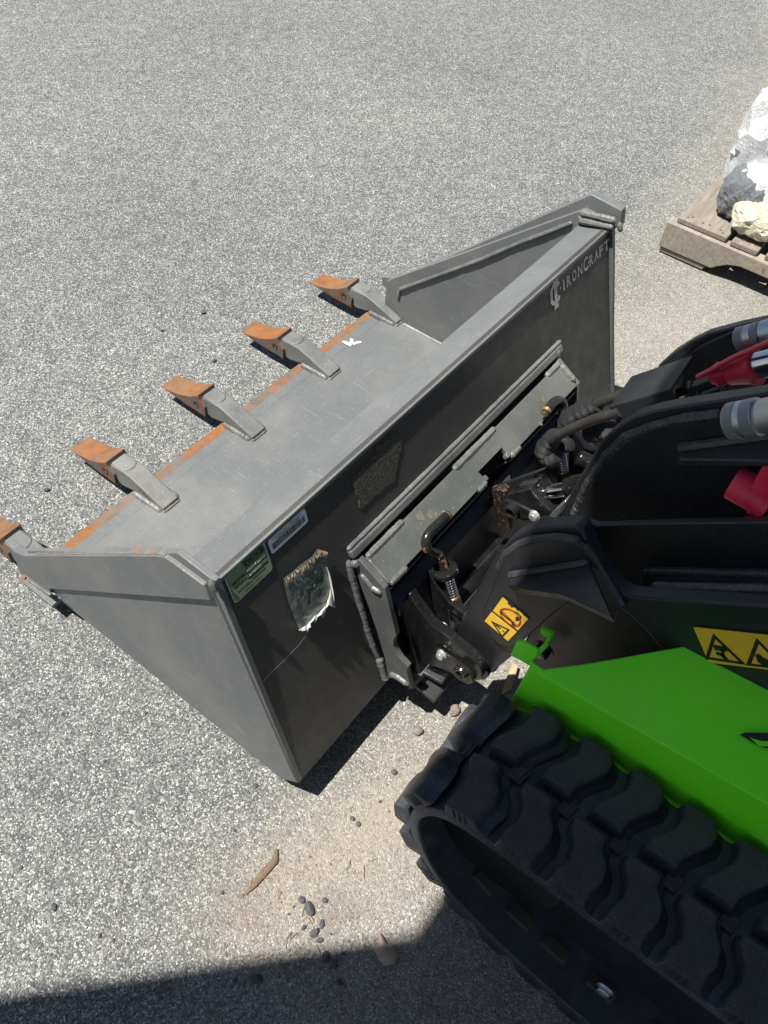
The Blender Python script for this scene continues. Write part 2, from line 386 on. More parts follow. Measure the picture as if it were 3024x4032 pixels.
# ------------------------------------------------------------------ unseen canopy added to shade the machine, edges shaped to the shadow outline
H = 2.9
def over(x, y): return Vector((x, y, 0)) - SUN*(H/-SUN.z)
can = thing('unseen_shade_canopy', 'unseen flat canopy above the camera, added to shade the loader tracks', 'canopy', (0,0,0))
a = over(-.052,-.280); b_ = over(1.2,-.286); c_ = over(-1.35,.98)
rp = [a, b_, Vector((b_.x,-3.6,H)), Vector((c_.x-1.2,-3.6,H)), Vector((c_.x-1.2,c_.y,H)), c_]
MB().prism(rp, (0,0,.05)).obj('shade_sheet', M['roof'], can)
for x, y in ((b_.x-.1,-3.5),(c_.x-1.1,-3.5),(c_.x-1.1,c_.y-.1)):
    MB().box((x-.05,y-.05,0),(x+.05,y+.05,H-.003)).obj('shade_post', M['roof'], can)

# ================================================================== BUCKET
W = 1.10; T = .0204; XR = 1.119
bk = thing('loader_bucket', 'grey steel loader bucket with five rusty teeth lying open on the asphalt', 'bucket', (0,0,0))
def E(o_, **kw): return o_
# back plate
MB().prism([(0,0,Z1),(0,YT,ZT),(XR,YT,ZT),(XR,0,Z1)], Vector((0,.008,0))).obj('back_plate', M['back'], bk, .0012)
# heel and floor
pf = [(.0,Z1-.0005),(.0394,.037),(.5995,.037),(.5995,.0475),(.648,.0475),(.648,.0515),(.60,.051),(.043,.0455),(.0065,Z1-.0005)]
MB().prism([(.002,y,z) for y,z in pf], (XR-.004,0,0)).obj('floor_plate', M['grey'], bk, .001)
# top rail: folded strip
rail = MB(); ys, zs = .1995, .5145
n_r = Vector((0, ZT-zs, ys-YT)).normalized()
rail.prism([(.0125,YT-.004,ZT+.001),(.0125,ys,zs),(.0125,ys,zs-.012),(.0125,YT+.0085,ZT-.012),(.0125,YT-.004,ZT-.010)], (W-.0125,0,0))
rail.prism([(0,ys-.008,zs-.0125),(0,ys,zs-.0125),(0,ys-.014,zs-.06),(0,ys-.022,zs-.06)], (W,0,0))
rail.obj('top_rail', M['grey'], bk, .002)
# side plates
side = [(0,0,Z1),(0,.0394,.037),(0,.604,.037),(0,.66,.06),(0,.66,.15),(0,.2,.545),(0,.1330,.5405)]
# overlay (side cutter) outline measured on its own plane
TO = .006
ovp = PX('K20', [(830,850)], -TO) + PX('K20', [(960,1105)], -TO) + PX('K18', [(820,1325)], -TO) + PX('K18', [(815,1410),(470,1172),(335,1085),(195,690),(300,745),(400,778),(560,772)], -TO) + PX('K20', [(-420,360),(60,365),(180,385),(250,425)], -TO)
sides = [(0.,.010,-TO,.0175), (W-.002,.012,W+.0105,T)]
for i, (x0, t0, x1, t1) in enumerate(sides):
    MB().prism([Vector((x0+.0005,y,z)) for _,y,z in side], (t0,0,0)).obj('side_plate', M['grey'], bk, .0012)
    if i == 1: ovq = PX('K19', [(1400,362),(1378,632)], W) + PX('K16', [(1560,640),(1330,830),(1205,610),(975,430),(975,322),(1060,330),(1155,338),(1230,322)], W) + PX('K19', [(860,115),(888,104),(930,112)], W)
    MB().prism([Vector((x1,p.y,p.z)) for p in (ovp if i == 0 else ovq)], (t1,0,0)).obj('side_cutter', M['grey'], bk, .0018)
# chipped top edge of the near side cutter
tp = ovp[-7:]; ch = MB()
pts = resample(ovp[9:-1], .006)
for a, b in zip(pts, pts[1:]):
    if True:
        q = [Vector((-TO+random.uniform(.0005,.004),a.y,a.z)), Vector((-TO+random.uniform(.0005,.004),b.y,b.z)), Vector((TO+.005+random.uniform(0,.004),b.y,b.z)), Vector((TO+.005+random.uniform(0,.004),a.y,a.z))]
        fill(ch, q, (0,.45,.89), .0008)
ch.obj('chipped_edge', M['edge_chip'], bk)
# cutting edge
MB().prism([(-T,.6005,.037),(-T,.6005,.0473),(-T,.680,.0473),(-T,.7018,.0425),(-T,.7018,.0375)], (W+2*T+.02,0,0)).obj('cutting_edge', M['grey'], bk, .001)
MB().prism([(-T+.001,.676,.0474),(-T+.001,.6802,.0474),(-T+.001,.7021,.0428),(-T+.001,.7021,.0376)], (W+2*T+.018,0,0)).obj('edge_bevel', M['cut'], bk)
wb = MB(); wb.bead([(.0,.6485,.0478),(W,.6485,.0478)], .0028, 6, .008, .15, .1); 
wb.obj('weld_bead', M['weld'], bk)
# inner welds
iw = MB()
fx = W-.003
iw.bead([hit('K3',x,y,(1,0,0),fx) for x,y in [(368,598),(560,528),(800,440),(1020,345),(1180,285),(1290,240)]], .0052, 8, .01)
iw.bead([(fx,.06,.049),(fx,.60,.049)], .005, 7)
iw.bead([hit('K3',x,y,(1,0,0),fx) for x,y in [(368,602),(362,650)]], .004, 6)
iw.bead([Vector((W-.012,.128,.541)), Vector((W-.012,.2,.526))], .006, 8, .008, .3, .2)
iw.bead([Vector((W-.003,.128,.552)), Vector((W-.003,.205,.537))], .0065, 8, .012, .3, .2)
iw.bead([Vector((W-.003,.2,.534)), Vector((W-.006,.2,.50))], .007, 8)
iw.bead([Vector((W+.008,.1245,.545)), Vector((W+.008,.1165,.527))], .006, 8)
iw.bead([(-.006,.133,.551),(-.006,.125,.533)], .0055, 8)
iw.bead(PX('K18',[(470,1172),(640,1290),(830,1420)],-T-.001), .0045, 7)
iw.bead(PX('K18',[(395,1130),(420,1150)],-T-.001), .007, 8)
iw.obj('weld_bead', M['weld'], bk)

# ---- teeth
XT = [.0035 + .2685*k for k in range(5)]; XB = XT[1]
ad = PX('K17', [(1305,1012),(1100,815),(870,600),(800,545),(700,478),(610,425),(655,540),(700,640),(775,705),(905,770),(985,800),(1310,1078)], XB)
tipp = PX('K17', [(90,228),(130,262),(210,305),(330,362),(440,395),(540,400),(575,470),(655,570),(690,700),(640,655),(420,500),(180,310),(92,243)], XB-.006)
TW = .042
def make_tooth(k):
    dx = XT[k]-XB
    r = MB().prism([p+Vector((dx,0,0)) for p in ad], (TW,0,0)).obj('tooth', M['tooth'], bk, .0025, 30, 2)
    pd = MB(); f0 = ad[5]; f1 = ad[2]; dr = (f1-f0); up = Vector((0,dr.z,-dr.y)).normalized()
    if up.z < 0: up = -up
    cx = XB+dx+TW/2; pl = []
    A = f0+dr*.02; Bq = f0+dr*.52
    pl = [Vector((cx-TW*.46,A.y,A.z)), Vector((cx+TW*.46,A.y,A.z))]
    for j in range(9):
        th = math.pi*j/8; q = Bq+dr.normalized()*(.017*math.sin(th)); pl.append(Vector((cx+TW*.46*math.cos(th)**1., q.y, q.z)))
    pd.prism([p-up*.003 for p in pl], up*.0075); pd.obj('wear_pad', M['tooth'], r, .003, 30, 3)
    t_ = MB(); t_.prism([p+Vector((dx,0,0)) for p in tipp], (TW+.012,0,0)); to = t_.obj('tooth_tip', M['tip'], r, .0025, 30, 2)
    to.data.materials.append(M['tipside'])
    for p in to.data.polygons:
        if abs(p.normal.x) > .8 or p.normal.z < -.2 or (p.normal.y < -.3): p.material_index = 1
    pn = MB(); c0 = PX('K17', [(545,510)], XB-.006)[0]+Vector((dx-.0006,0,0))
    pn.lathe(c0, (1,0,0), [(0,.0085),(.001,.0085)], 14); pn.obj('pin_hole', M['ink'], r)
    pq = MB(); pq.lathe(c0+Vector((-.0006,-.002,-.004)), (1,0,0), [(0,.0045),(.001,.0045)], 10); pq.obj('lock_pin', M['tipside'], r)
    wl = MB(); zf = .051
    yb = ad[-1].y; xa = XB+dx
    for xs_ in (xa-.003, xa+TW+.003): wl.bead([(xs_,.692,zf),(xs_,.62,zf+.001),(xs_,yb+.002,zf-.003)], .0068, 8, .009, .3, .2)
    wl.bead([(xa-.003,yb-.002,zf-.001),(xa+TW+.003,yb-.002,zf-.001)], .0058, 8, .009, .3, .2)
    wl.obj('weld_bead', M['weld'], r)
    return r
teeth = [make_tooth(k) for k in range(5)]
for k in range(5):
    if k != 0 and k != 4: pass
text('230031', .05, .007, PX('K17',[(985,745)],XB-.0003)[0], PX('K17',[(1130,905)],XB)[0]-PX('K17',[(985,745)],XB)[0], Vector((0,.2,1)), M['ink'], 'cast_number', teeth[1], .0005)

# ---- stickers on the back plate
def quad_frame(c4):
    o_ = c4[3]; return o_, (c4[2]-c4[3]), (c4[0]-c4[3])          # c4: top-left, top-right, bottom-right, bottom-left
def rrect(o_, xd, yd, r, nrm, mb, lift, inset=0.):
    w_, h_ = xd.length, yd.length; x_, y_ = xd.normalized(), yd.normalized(); P = []
    for cx, cy, a0 in ((w_-r-inset,h_-r-inset,0),(r+inset,h_-r-inset,90),(r+inset,r+inset,180),(w_-r-inset,r+inset,270)):
        for k in range(5):
            a_ = math.radians(a0+k*22.5); P.append(o_+x_*(cx+r*math.cos(a_))+y_*(cy+r*math.sin(a_)))
    fill(mb, P, nrm, lift); return x_, y_
lab = PB('K6', [(325,505),(608,250),(690,440),(412,697)])
o_, xd, yd = quad_frame(lab); yd = UP*yd.dot(UP); xd = Vector((xd.dot(Vector((1,0,0))),0,0))
mb = MB(); x_, y_ = rrect(o_, xd, yd, .006, NBV, mb, .0012); bo = mb.obj('serial_label', M['white'], bk)
mb = MB(); rrect(o_, xd, yd, .006, NBV, mb, .0016, .0012); mb.obj('label_face', M['label_green'], bo)
Lw, Lh = xd.length, yd.length
mb = MB(); P = lambda a,b: o_+x_*(a*Lw)+y_*(b*Lh)
fill(mb, [P(.47,.74),P(.97,.74),P(.93,.98),P(.43,.98)], NBV, .002); mb.obj('label_band', M['label_dark'], bo)
text('CID', Lw*.34, Lh*.15, P(.5,.79)+NBV*.002, x_, y_, M['label_green'], 'label_print', bo, .0006, shear=.25)
text('MODEL', Lw*.33, Lh*.1, P(.09,.55)+NBV*.0016, x_, y_, M['ink'], 'label_print', bo, off=.02)
text('SERIAL', Lw*.33, Lh*.1, P(.09,.40)+NBV*.0016, x_, y_, M['ink'], 'label_print', bo, off=.02)
text('MB20T44D-S', Lw*.46, Lh*.1, P(.46,.57)+NBV*.0016, x_, y_, M['print_pale'], 'label_print', bo, off=.02)
text('484886', Lw*.33, Lh*.1, P(.46,.41)+NBV*.0016, x_, y_, M['print_pale'], 'label_print', bo, off=.02)
text('www.cidattachments.com', Lw*.72, Lh*.075, P(.13,.2)+NBV*.0016, x_, y_, M['ink'], 'label_print', bo, off=.015)
text('336-859-2002', Lw*.4, Lh*.07, P(.28,.08)+NBV*.0016, x_, y_, M['ink'], 'label_print', bo, off=.01)
mb = MB()
for a0, b0, a1, b1 in ((.44,.545,.95,.69),(.44,.38,.95,.53),(.44,.345,.95,.365)):
    stroke(mb, [P(a0,b0),P(a1,b0),P(a1,b1),P(a0,b1)], .0009, NBV, True, .0017)
mb.obj('label_rule', M['ink'], bo)
lab2 = PB('K6', [(645,240),(915,18),(945,95),(680,338)])
o2, xd2, yd2 = quad_frame(lab2); yd2 = UP*yd2.dot(UP)*.98; xd2 = Vector((xd2.x,0,0))
mb = MB(); x2, y2 = rrect(o2, xd2, yd2, .004, NBV, mb, .0012); b2 = mb.obj('barcode_label', M['white'], bk)
mb = MB(); x = .06
while x < .94:
    wd = random.choice([.006,.009,.014,.02]); q = lambda a,b: o2+xd2*a+yd2*b
    fill(mb, [q(x,.2),q(x+wd,.2),q(x+wd,.62),q(x,.62)], NBV, .0016); x += wd+random.choice([.006,.009,.014])
mb.obj('barcode_bars', M['ink'], b2)
text('44 IN MINI SKID STEER BUCKET', xd2.length*.8, yd2.length*.11, o2+xd2*.1+yd2*.82+NBV*.0014, x2, y2, M['ink'], 'label_print', b2)
text('MB20T44D-S-484886', xd2.length*.62, yd2.length*.11, o2+xd2*.2+yd2*.67+NBV*.0014, x2, y2, M['ink'], 'label_print', b2)
# peeled film sticker
fs = PB('K6', [(755,505),(800,470),(880,405),(960,345),(1000,290),(1050,305),(1070,360),(1090,450),(1110,540),(1125,610),(1110,680),(1060,730),(1000,790),(940,850),(880,890),(845,820),(800,700),(770,600)])
mb = MB(); ctr = sum(fs, Vector())/len(fs)
ring = [fs]
vs = []; n = len(fs)
for k in range(9):
    s_ = 1-k/8.5
    for p in fs:
        q = ctr.lerp(p, s_); vs.append(q+NBV*(.0025+(.0012 if k else 0)+random.uniform(-.001,.0018)))
f_ = [(k*n+i, k*n+(i+1) % n, (k+1)*n+(i+1) % n, (k+1)*n+i) for k in range(8) for i in range(n)] + [tuple(8*n+i for i in range(n))]
mb.add(vs, f_, True); fo = mb.obj('peeled_sticker', paint('crinkled_film', (.10,.125,.11), .25, .4, 60, 1., 90, (.45,.46,.43), .6, metallic=.2), bk, sharp=20)
mb = MB()
for k in range(46):                                 # torn furry top edge
    i = random.choice([0,0,1,1,2,2,3,3,4]); p = fs[i].lerp(fs[i+1], random.random()); dn = -UP*random.uniform(.006,.016)+Vector((random.uniform(-.006,.003),0,0))
    fill(mb, [p+NBV*.004, p+dn+NBV*random.uniform(.004,.009), p+dn*.7+Vector((.0022,0,0))+NBV*.006], NBV, .0004)
mb.obj('torn_edge', paint('torn_paper', (.33,.26,.18), .8, .4, 100), fo)
outer_e = [(1083,430),(1100,470),(1118,540),(1130,600),(1137,660),(1140,728),(1118,716),(1096,704),(1084,720),(1066,738),(1064,776),(1050,796),(1040,776),(1012,792),(1008,818),(990,836),(984,818),(962,838),(966,868),(948,872),(944,906),(926,890),(904,896),(880,890)]
inner_e = [(1083,432),(1090,460),(1102,520),(1112,580),(1118,640),(1104,680),(1080,706),(1060,728),(1030,756),(1000,784),(970,818),(940,846),(912,866),(884,884)]
po = outer_e; pi_ = resample(PB('K6', inner_e, .0042), .001); vs = []
for k_, p in enumerate(po):
    q = pi_[min(len(pi_)-1, int(k_/(len(po)-1)*(len(pi_)-1)))]
    lift = random.uniform(.007,.014); p = PB('K6', [p], lift)[0]
    vs += [q, q.lerp(p,.5)-NBV*.0012, p]
mb = MB(); mb.add(vs, [(3*a_+c, 3*a_+c+1, 3*a_+c+4, 3*a_+c+3) for a_ in range(len(po)-1) for c in (0,1)], False)
tn_ = mb.obj('curled_edge', paint('film_backing', (.55,.55,.53), .5, .15, 60), fo); sd = tn_.modifiers.new('thick','SOLIDIFY'); sd.thickness = .0006
# dark patch of adhesive
ap = PB('K3', [(115,1610),(135,1580),(185,1530),(235,1480),(245,1430),(300,1400),(340,1350),(370,1340),(378,1400),(375,1450),(352,1560),(345,1620),(290,1660),(215,1720),(160,1770),(150,1700),(125,1660)])
pp = []
for p in resample(ap+[ap[0]], .006)[:-1]: pp.append(p+Vector((random.uniform(-.0025,.0025),0,0))+UP*random.uniform(-.003,.003))
mb = MB(); mb.prism(pp, NBV*.001); mb.obj('adhesive_patch', M['adhesive'], bk)
# maker's lettering
lo = PB('K19', [(480,1655),(1235,1005)]); hi = PB('K19', [(470,1425),(1195,800)])
hgt = ((hi[0]-lo[0]).dot(UP)+(hi[1]-lo[1]).dot(UP))/2
base = lo[0]; xe = lo[1].x
letters = [('I',.0,.035,1),('R',.075,.085,1),('O',.19,.085,1),('N',.305,.095,1),('C',.425,.10,1.3),('R',.55,.085,1),('A',.655,.095,1),('F',.765,.085,1),('T',.875,.11,1)]
Lx = (xe-base.x)/.99
for ch_, a_, w_, sc in letters:
    text(ch_, Lx*w_, hgt*.74*sc, base+Vector((Lx*a_,0,0))+UP*(hgt*.06-(sc-1)*hgt*.2)+NBV*.0004, (1,0,0), UP, M['logo'], 'logo_letter', bk, .0006, off=.035)
mb = MB(); q = lambda a,b: base+Vector((Lx*a,0,0))+UP*(hgt*b)
stroke(mb, [q(.99,.42),q(1.07,.42)], .006, NBV, lift=.001); stroke(mb, [q(.52,.42),q(.56,.42)], .006, NBV, lift=.001); stroke(mb, [q(-.055,.42),q(-.035,.42)], .006, NBV, lift=.001)
stroke(mb, [q(-.075,.72),q(-.10,.95),q(-.19,.95),q(-.225,.72),q(-.225,.02),q(-.19,-.22),q(-.10,-.22),q(-.075,0.0)], .0085, NBV, lift=.001)
stroke(mb, [q(-.145,1.28),q(-.145,-.55)], .0095, NBV, lift=.0014)
stroke(mb, [q(-.19,1.28),q(-.10,1.28)], .007, NBV, lift=.0018); stroke(mb, [q(-.19,-.55),q(-.10,-.55)], .007, NBV, lift=.0018)
mb.obj('logo_emblem', M['logo'], bk)
mb = MB(); stroke(mb, PB('K6', [(595,1280),(680,1190),(780,1095),(880,990),(925,930)]), .0012, NBV, lift=.0006); mb.obj('scratch', M['logo'], bk)

# ---- mount frame welded on the back plate
XM0, XM1 = .236, .8586
ta = Vector((0,.077,.391)); tb = Vector((0,.023,.359))           # slanted plate: upper and lower edge
sl_ = (tb-ta); nsl = Vector((0,sl_.z,-sl_.y)).normalized()
if nsl.z < 0: nsl = -nsl
def sp(x, u, off=0.): return Vector((x,0,0))+ta+sl_*u+nsl*off
nx = solve = None
notch = [sp(.548,1.0),sp(.548,.74),sp(.530,.70),sp(.530,.62),sp(.602,.62),sp(.612,.66),sp(.612,1.0)]
notch = [sp(.535,1.),sp(.535,.86),sp(.527,.82),sp(.527,.66),sp(.603,.66),sp(.603,.86),sp(.597,.9),sp(.597,1.)]
poly = [sp(XM0+.012,.13),sp(XM0+.012,1.0)] + notch + [sp(XM1-.012,1.0),sp(XM1-.012,.13)]
MB().prism(poly, -nsl*.011).obj('mount_plate', M['mount'], bk, .0012)
ep = PX('K7', [(262,228),(640,660),(700,900),(812,1340),(772,1400),(765,1480),(790,1560),(870,1680),(985,1800),(960,1850),(1022,2095),(740,1960),(690,1940),(640,1650),(520,1250),(400,900),(300,640),(210,330)], XM0)
for x in (XM0, XM1-.011):
    MB().prism([Vector((x,p.y,p.z)) for p in ep], (.011,0,0)).obj('mount_end_plate', M['mount'], bk, .0012)
# bar along the top of the mount, and a backing strip
MB().prism([bp(XM0-.004,.318,.0),bp(XM0-.004,.318,.014),bp(XM0-.004,.333,.010),bp(XM0-.004,.333,0)], (XM1-XM0+.03,0,0)).obj('mount_top_bar', M['mount'], bk, .003)
MB().prism([sp(XM0+.012,1.10,-.012),sp(XM0+.012,1.16,-.012),sp(XM0+.012,1.12,-.06),sp(XM0+.012,1.06,-.06)], (.275,0,0)).obj('mount_inner_strip', M['mount'], bk, .0008)
MB().prism([sp(.61,1.10,-.012),sp(.61,1.16,-.012),sp(.61,1.12,-.06),sp(.61,1.06,-.06)], (XM1-.012-.61,0,0)).obj('mount_inner_strip', M['mount'], bk, .0008)
MB().prism([bp(XM0+.012,.005,.002),bp(XM0+.012,.005,.055),bp(XM0+.012,.016,.055),bp(XM0+.012,.016,.002)], (XM1-XM0-.024,0,0)).obj('mount_bottom_bar', M['mount'], bk, .0012)
mw = MB()
mw.bead([bp(XM0-.004,.336,.004),bp(XM1+.03,.336,.004)], .0042, 8, .011, .2, .15)
mw.bead(PB('K7', [(115,250),(160,450),(230,700),(300,950),(390,1250),(480,1500),(560,1660)], .0015), .006, 9, .009, .4, .2)
mw.bead(PB('K7', [(560,1660),(620,1850),(655,1980)], .004), .0075, 9, .011, .3, .15)
mw.bead([bp(XM1+.008,.33,.006),bp(XM1+.008,.05,.006)], .008, 8)
mw.bead(PX('K7', [(170,250),(260,330)], XM0-.001), .008, 9)
mw.bead(PX('K7', [(300,440),(380,530),(470,640),(590,720)], XM0-.0005), .005, 8, .01, .35, .2)
mw.bead(PX('K7', [(720,1890),(830,1930),(990,2050)], XM0-.001), .0055, 8, .008, .35, .2)
for x0, x1 in ((.25,.345),(.49,.62),(.80,.85)):
    mw.bead([sp(x0,.13,-.002),sp(x1,.13,-.002)], .006, 8, .012, .25, .15)
mw.bead([sp(.25,1.02,-.004),sp(.295,1.02,-.004)], .006, 8, .008, .4, .2)
mw.bead([sp(.50,1.02,-.004),sp(.528,1.02,-.004)], .006, 8, .008, .4, .2)
mw.bead([sp(.606,1.02,-.004),sp(.64,1.02,-.004)], .006, 8, .008, .4, .2)
mw.bead([sp(XM1-.012,.2,.001),sp(XM1-.012,.85,.001)], .006, 8, .006, .5, .3)
mw.bead([sp(XM0+.013,.2,.001),sp(XM0+.013,.98,.001)], .003, 7)
mw.obj('weld_bead', M['weld'], bk)
gr = MB()
for (cx, cu, r) in ((.375,.36,.010),(.392,.52,.008),(.40,.62,.005),(.745,.4,.008),(.752,.55,.006),(.71,.98,.005)):
    P_ = [sp(cx+r*math.cos(a_)*random.uniform(.6,1.1), cu+r/.062*math.sin(a_)*random.uniform(.6,1.2)) for a_ in [k*.52 for k in range(12)]]
    fill(gr, P_, nsl, .0006)
gr.obj('grease_spot', M['grease'], bk)

# ================================================================== LOADER
ld = thing('compact_track_loader', 'black and bright green compact track loader holding the bucket, cut off by the frame', 'loader', (.55,-.8,0))
LW = Matrix.Translation((-.55,.8,0))
def part(mb, name, mat, par=None, bev=0., **kw):
    o = mb.obj(name, mat, None, bev, **kw); p = par or ld
    for q in getattr(mb, 'all', [o]):
        q.parent = p
        if p is ld: q.matrix_parent_inverse = LW
    return o
def plate(k, pts, x, t, name='plate', mat='black', bev=.0025, par=None, sm=0):
    P_ = PX(k, pts, x)
    if sm: P_ = smooth(P_, sm, True)
    return part(MB().prism(P_, (t,0,0)), name, M[mat], par, bev)
# --- hitch frame
hy, hz = .024, .293
hb = MB(); hb.prism([(.262,hy+.012,hz+.004),(.262,hy-.014,hz-.004),(.262,hy-.020,hz-.03),(.262,hy+.004,hz-.03)], (.585,0,0))
hitch = part(hb, 'hitch_bar', M['black'], None, .003)
hp = MB(); hp.prism([(.275,hy-.004,hz-.02),(.275,hy-.014,hz-.02),(.275,-.058,.075),(.275,-.048,.075)], (.56,0,0)); part(hp, 'hitch_plate', M['black'], None, .002)
hp = MB(); hp.prism([(.265,-.040,.085),(.265,-.088,.075),(.265,-.088,.066),(.265,-.040,.074)], (.585,0,0)); part(hp, 'hitch_lower_bar', M['black'], None, .002)
# lugs
lugp = [(118,478),(160,540),(215,610),(275,655),(330,700),(385,745),(425,790),(436,825),(424,848),(385,853),(340,838),(300,818),(262,800),(175,772),(155,680),(140,580)]
lug = plate('K1', lugp, .281, .018, 'hitch_lug', 'gloss', .002)
o = lug.copy(); COL.objects.link(o); o.location.x += .52
plate('K1', [(188,398),(205,380),(235,440),(290,515),(352,562),(350,590),(290,548),(300,640),(250,650),(215,560)], .345, .015, 'inner_lug', 'gloss', .002)
bs = MB(); b0 = PX('K1', [(262,560)], .36)[0]; bs.lathe(b0, (1,0,0), [(0,.022),(.2,.022)], 28); part(bs, 'hitch_tube', M['gloss'])
# foot bar under the lug
FOOT = 1
fb = PZ('K9', [(136,600),(255,578),(590,690),(500,800)], .112)
part(MB().prism(fb, (0,0,-.009)), 'foot_bar', M['black'], None, .0025)
# pin retainer
def stadium(k, a, b, x, r1, r2, n=10):
    A, B = PX(k, [a, b], x); d = (B-A).normalized(); u = Vector((1,0,0)).cross(d).normalized(); P_ = []
    for j in range(n+1):
        th = math.pi*j/n; P_.append(A - d*r1*math.sin(th) + u*r1*math.cos(th))
    for j in range(n+1):
        th = math.pi*j/n; P_.append(B + d*r2*math.sin(th) - u*r2*math.cos(th))
    return A, B, P_
A, B_, P_ = stadium('K9', (500,455), (735,665), .281, .012, .0235)
pl1 = part(MB().prism(P_, (-.008,0,0)), 'pin_plate', M['gloss'], None, .0025)
A, B_, P_ = stadium('K9', (500,470), (720,665), .273, .008, .0165)
part(MB().lathe(B_+Vector((-.010,0,0)), (1,0,0), [(.012,.0062),(.001,.0066),(0,.008),(0,.0105),(.002,.0125),(.010,.0135)], 28), 'pin_boss', M['gloss'], pl1)
def bolt(p, ax, r, name='bolt', mat='zinc', par=None, h=.007):
    m = MB(); ax = Vector(ax).normalized()
    m.lathe(p, ax, [(0,r*1.45),(.0022,r*1.4),(.0022,r*.9)], 20)
    m.lathe(Vector(p)+ax*.0022, ax, [(0,r*1.12),(h,r*1.12),(h+.0012,r*.85)], 6, False)
    return part(m, name, M[mat], par, .0006)
bolt(PX('K9', [(500,480)], .273)[0], (-1,0,0), .0066, par=pl1, h=.007)
bolt(PX('K1', [(272,612)], .335)[0], (-1,0,0), .0062)
# pin eye of the near arm
eye = PX('K1', [(395,790)], .30)[0]
part(MB().lathe(eye, (1,0,0), [(0,.029),(.05,.029)], 32), 'pivot_eye', M['gloss'])

# --- latch handles
def coil(m, a, b, R, r, turns, n=14, k=7):
    ax = (b-a).normalized(); u = ax.cross(Vector((1,.3,0))).normalized(); w_ = ax.cross(u); pts = []
    N = int(turns*n)
    for i in range(N+1):
        t = 2*math.pi*i/n; pts.append(a.lerp(b, i/N)+u*R*math.cos(t)+w_*R*math.sin(t))
    m.tube(pts, r, k)
xr = .362
def rodplane(x):
    A_, B2 = PX('K8', [(425,985),(660,1760)], xr); n_ = (B2-A_).cross(Vector((1,0,0))); return tuple(n_), n_.dot(A_)
RPn, RPc = rodplane(xr)
def latch(dx, hook):
    D = Vector((dx,0,0))
    part(MB().lathe(hook[0]+(hook[0]-hook[1]).normalized()*.0012, hook[1]-hook[0], [(0,.004),(.001,.0078),(.006 if dx == 0 else .012,.0087)], 16), 'worn_tip', M['brass'])
    r0 = PX('K8', [(425,985)], xr)[0]; r1 = PX('K8', [(660,1760)], xr)[0]
    hd = part(MB().tube(smooth(hook, 3), .0082, 16), 'latch_handle', M['glossrust'])
    ax = (r1-r0).normalized()
    part(MB().lathe(r0+D+ax*.012, ax, [(0,.0105),(0,.0215),(.0015,.0228),(.008,.0228),(.009,.021),(.009,.007)], 32), 'latch_washer', M['gloss'], None, .0)
    s0 = PX('K8', [(480,1150)], xr)[0]+D; s1 = PX('K8', [(588,1520)], xr)[0]+D
    m = MB(); coil(m, s0, s1, .0092, .0019, 9.5); part(m, 'latch_spring', M['steel'])
    part(MB().tube([r0+D, r1+D], .006, 14), 'latch_rod', M['gloss'])
    part(MB().lathe(s1, ax, [(0,.0115),(.003,.0115),(.0035,.009)], 24), 'spring_collar', M['brass'])
    part(MB().lathe(s1+ax*.005, ax, [(0,.0125),(.05,.0125)], 24), 'latch_sleeve', M['black'])
h1 = [hit('K8', x, y, RPn, RPc) for x, y in [(515,195),(420,280),(310,380),(215,480),(150,590),(150,700),(210,790),(310,810),(370,850),(400,930),(430,1010),(450,1080)]]
latch(0, h1)
dxl = .74-.362
h2 = [hit('K11', x, y, RPn, RPc) for x, y in [(215,430),(270,345),(330,270),(395,240),(450,270),(465,350),(440,450),(415,560),(400,700),(400,850),(410,980)]]
latch(dxl, h2)
# --- tilt cylinder in the middle
xc = .528
cl = [(440,885),(480,830),(600,790),(790,745),(830,820),(905,905),(1000,990),(1135,1105),(985,1112),(900,1150),(700,1166),(580,1120),(500,1060),(450,980)]
cy = plate('K10', cl, xc, .016, 'clevis_plate', 'gloss', .002)
o = cy.copy(); COL.objects.link(o); o.location.x += .032
bl = PX('K10', [(790,745),(830,820),(905,905),(1000,990),(1060,940),(980,800),(880,690)], xc+.016)
part(MB().prism(bl, (.016,0,0)), 'clevis_block', M['gloss'], None, .003)
t0 = PX('K10', [(800,742),(660,790)], xc)
part(MB().prism([t0[0]+Vector((.016,0,0)),t0[1]+Vector((.016,.012,-.008)),t0[1]+Vector((.016,.012,-.014)),t0[0]+Vector((.016,0,-.008))], (.016,0,0)), 'clevis_bridge', M['black'], None, .001)
A, B_, P_ = stadium('K10', (850,1070), (565,980), xc, .0105, .0195)
rp_ = part(MB().prism(P_, (-.008,0,0)), 'pin_plate', M['gloss'], None, .0025)
part(MB().lathe(PX('K10',[(568,1005)],xc-.008)[0]+Vector((-.014,0,0)), (1,0,0), [(.016,.0066),(.001,.0072),(0,.0085),(0,.0105),(.002,.0128),(.014,.0138)], 28), 'pin_boss', M['gloss'], rp_)
bolt(PX('K10',[(850,1085)],xc-.008)[0], (-1,0,0), .0072, par=rp_, h=.007)
ra, rb_, rc = PX('K10', [(1000,790),(1310,735),(1500,700)], xc+.04)
ra, rb_, rc = PX('K10', [(985,795),(1300,740),(1560,690)], xc+.024)
part(MB().lathe(ra-(rb_-ra)*.25, rb_-ra, [(0,.0165),(.010,.0185),(.016,.0155)], 28), 'rod_boss', M['gloss'])
part(MB().tube([ra-(rb_-ra)*.2, rb_+(rb_-ra)*.3], .0122, 32), 'cylinder_rod', M['chrome'])
part(MB().lathe(rb_, rb_-ra, [(0,.014),(0,.0185),(.008,.019),(.009,.017),(.012,.017),(.013,.0205),(.3,.0205)], 36), 'cylinder_barrel', M['gloss'])
gp_ = PX('K10', [(1420,330)], .575)[0]
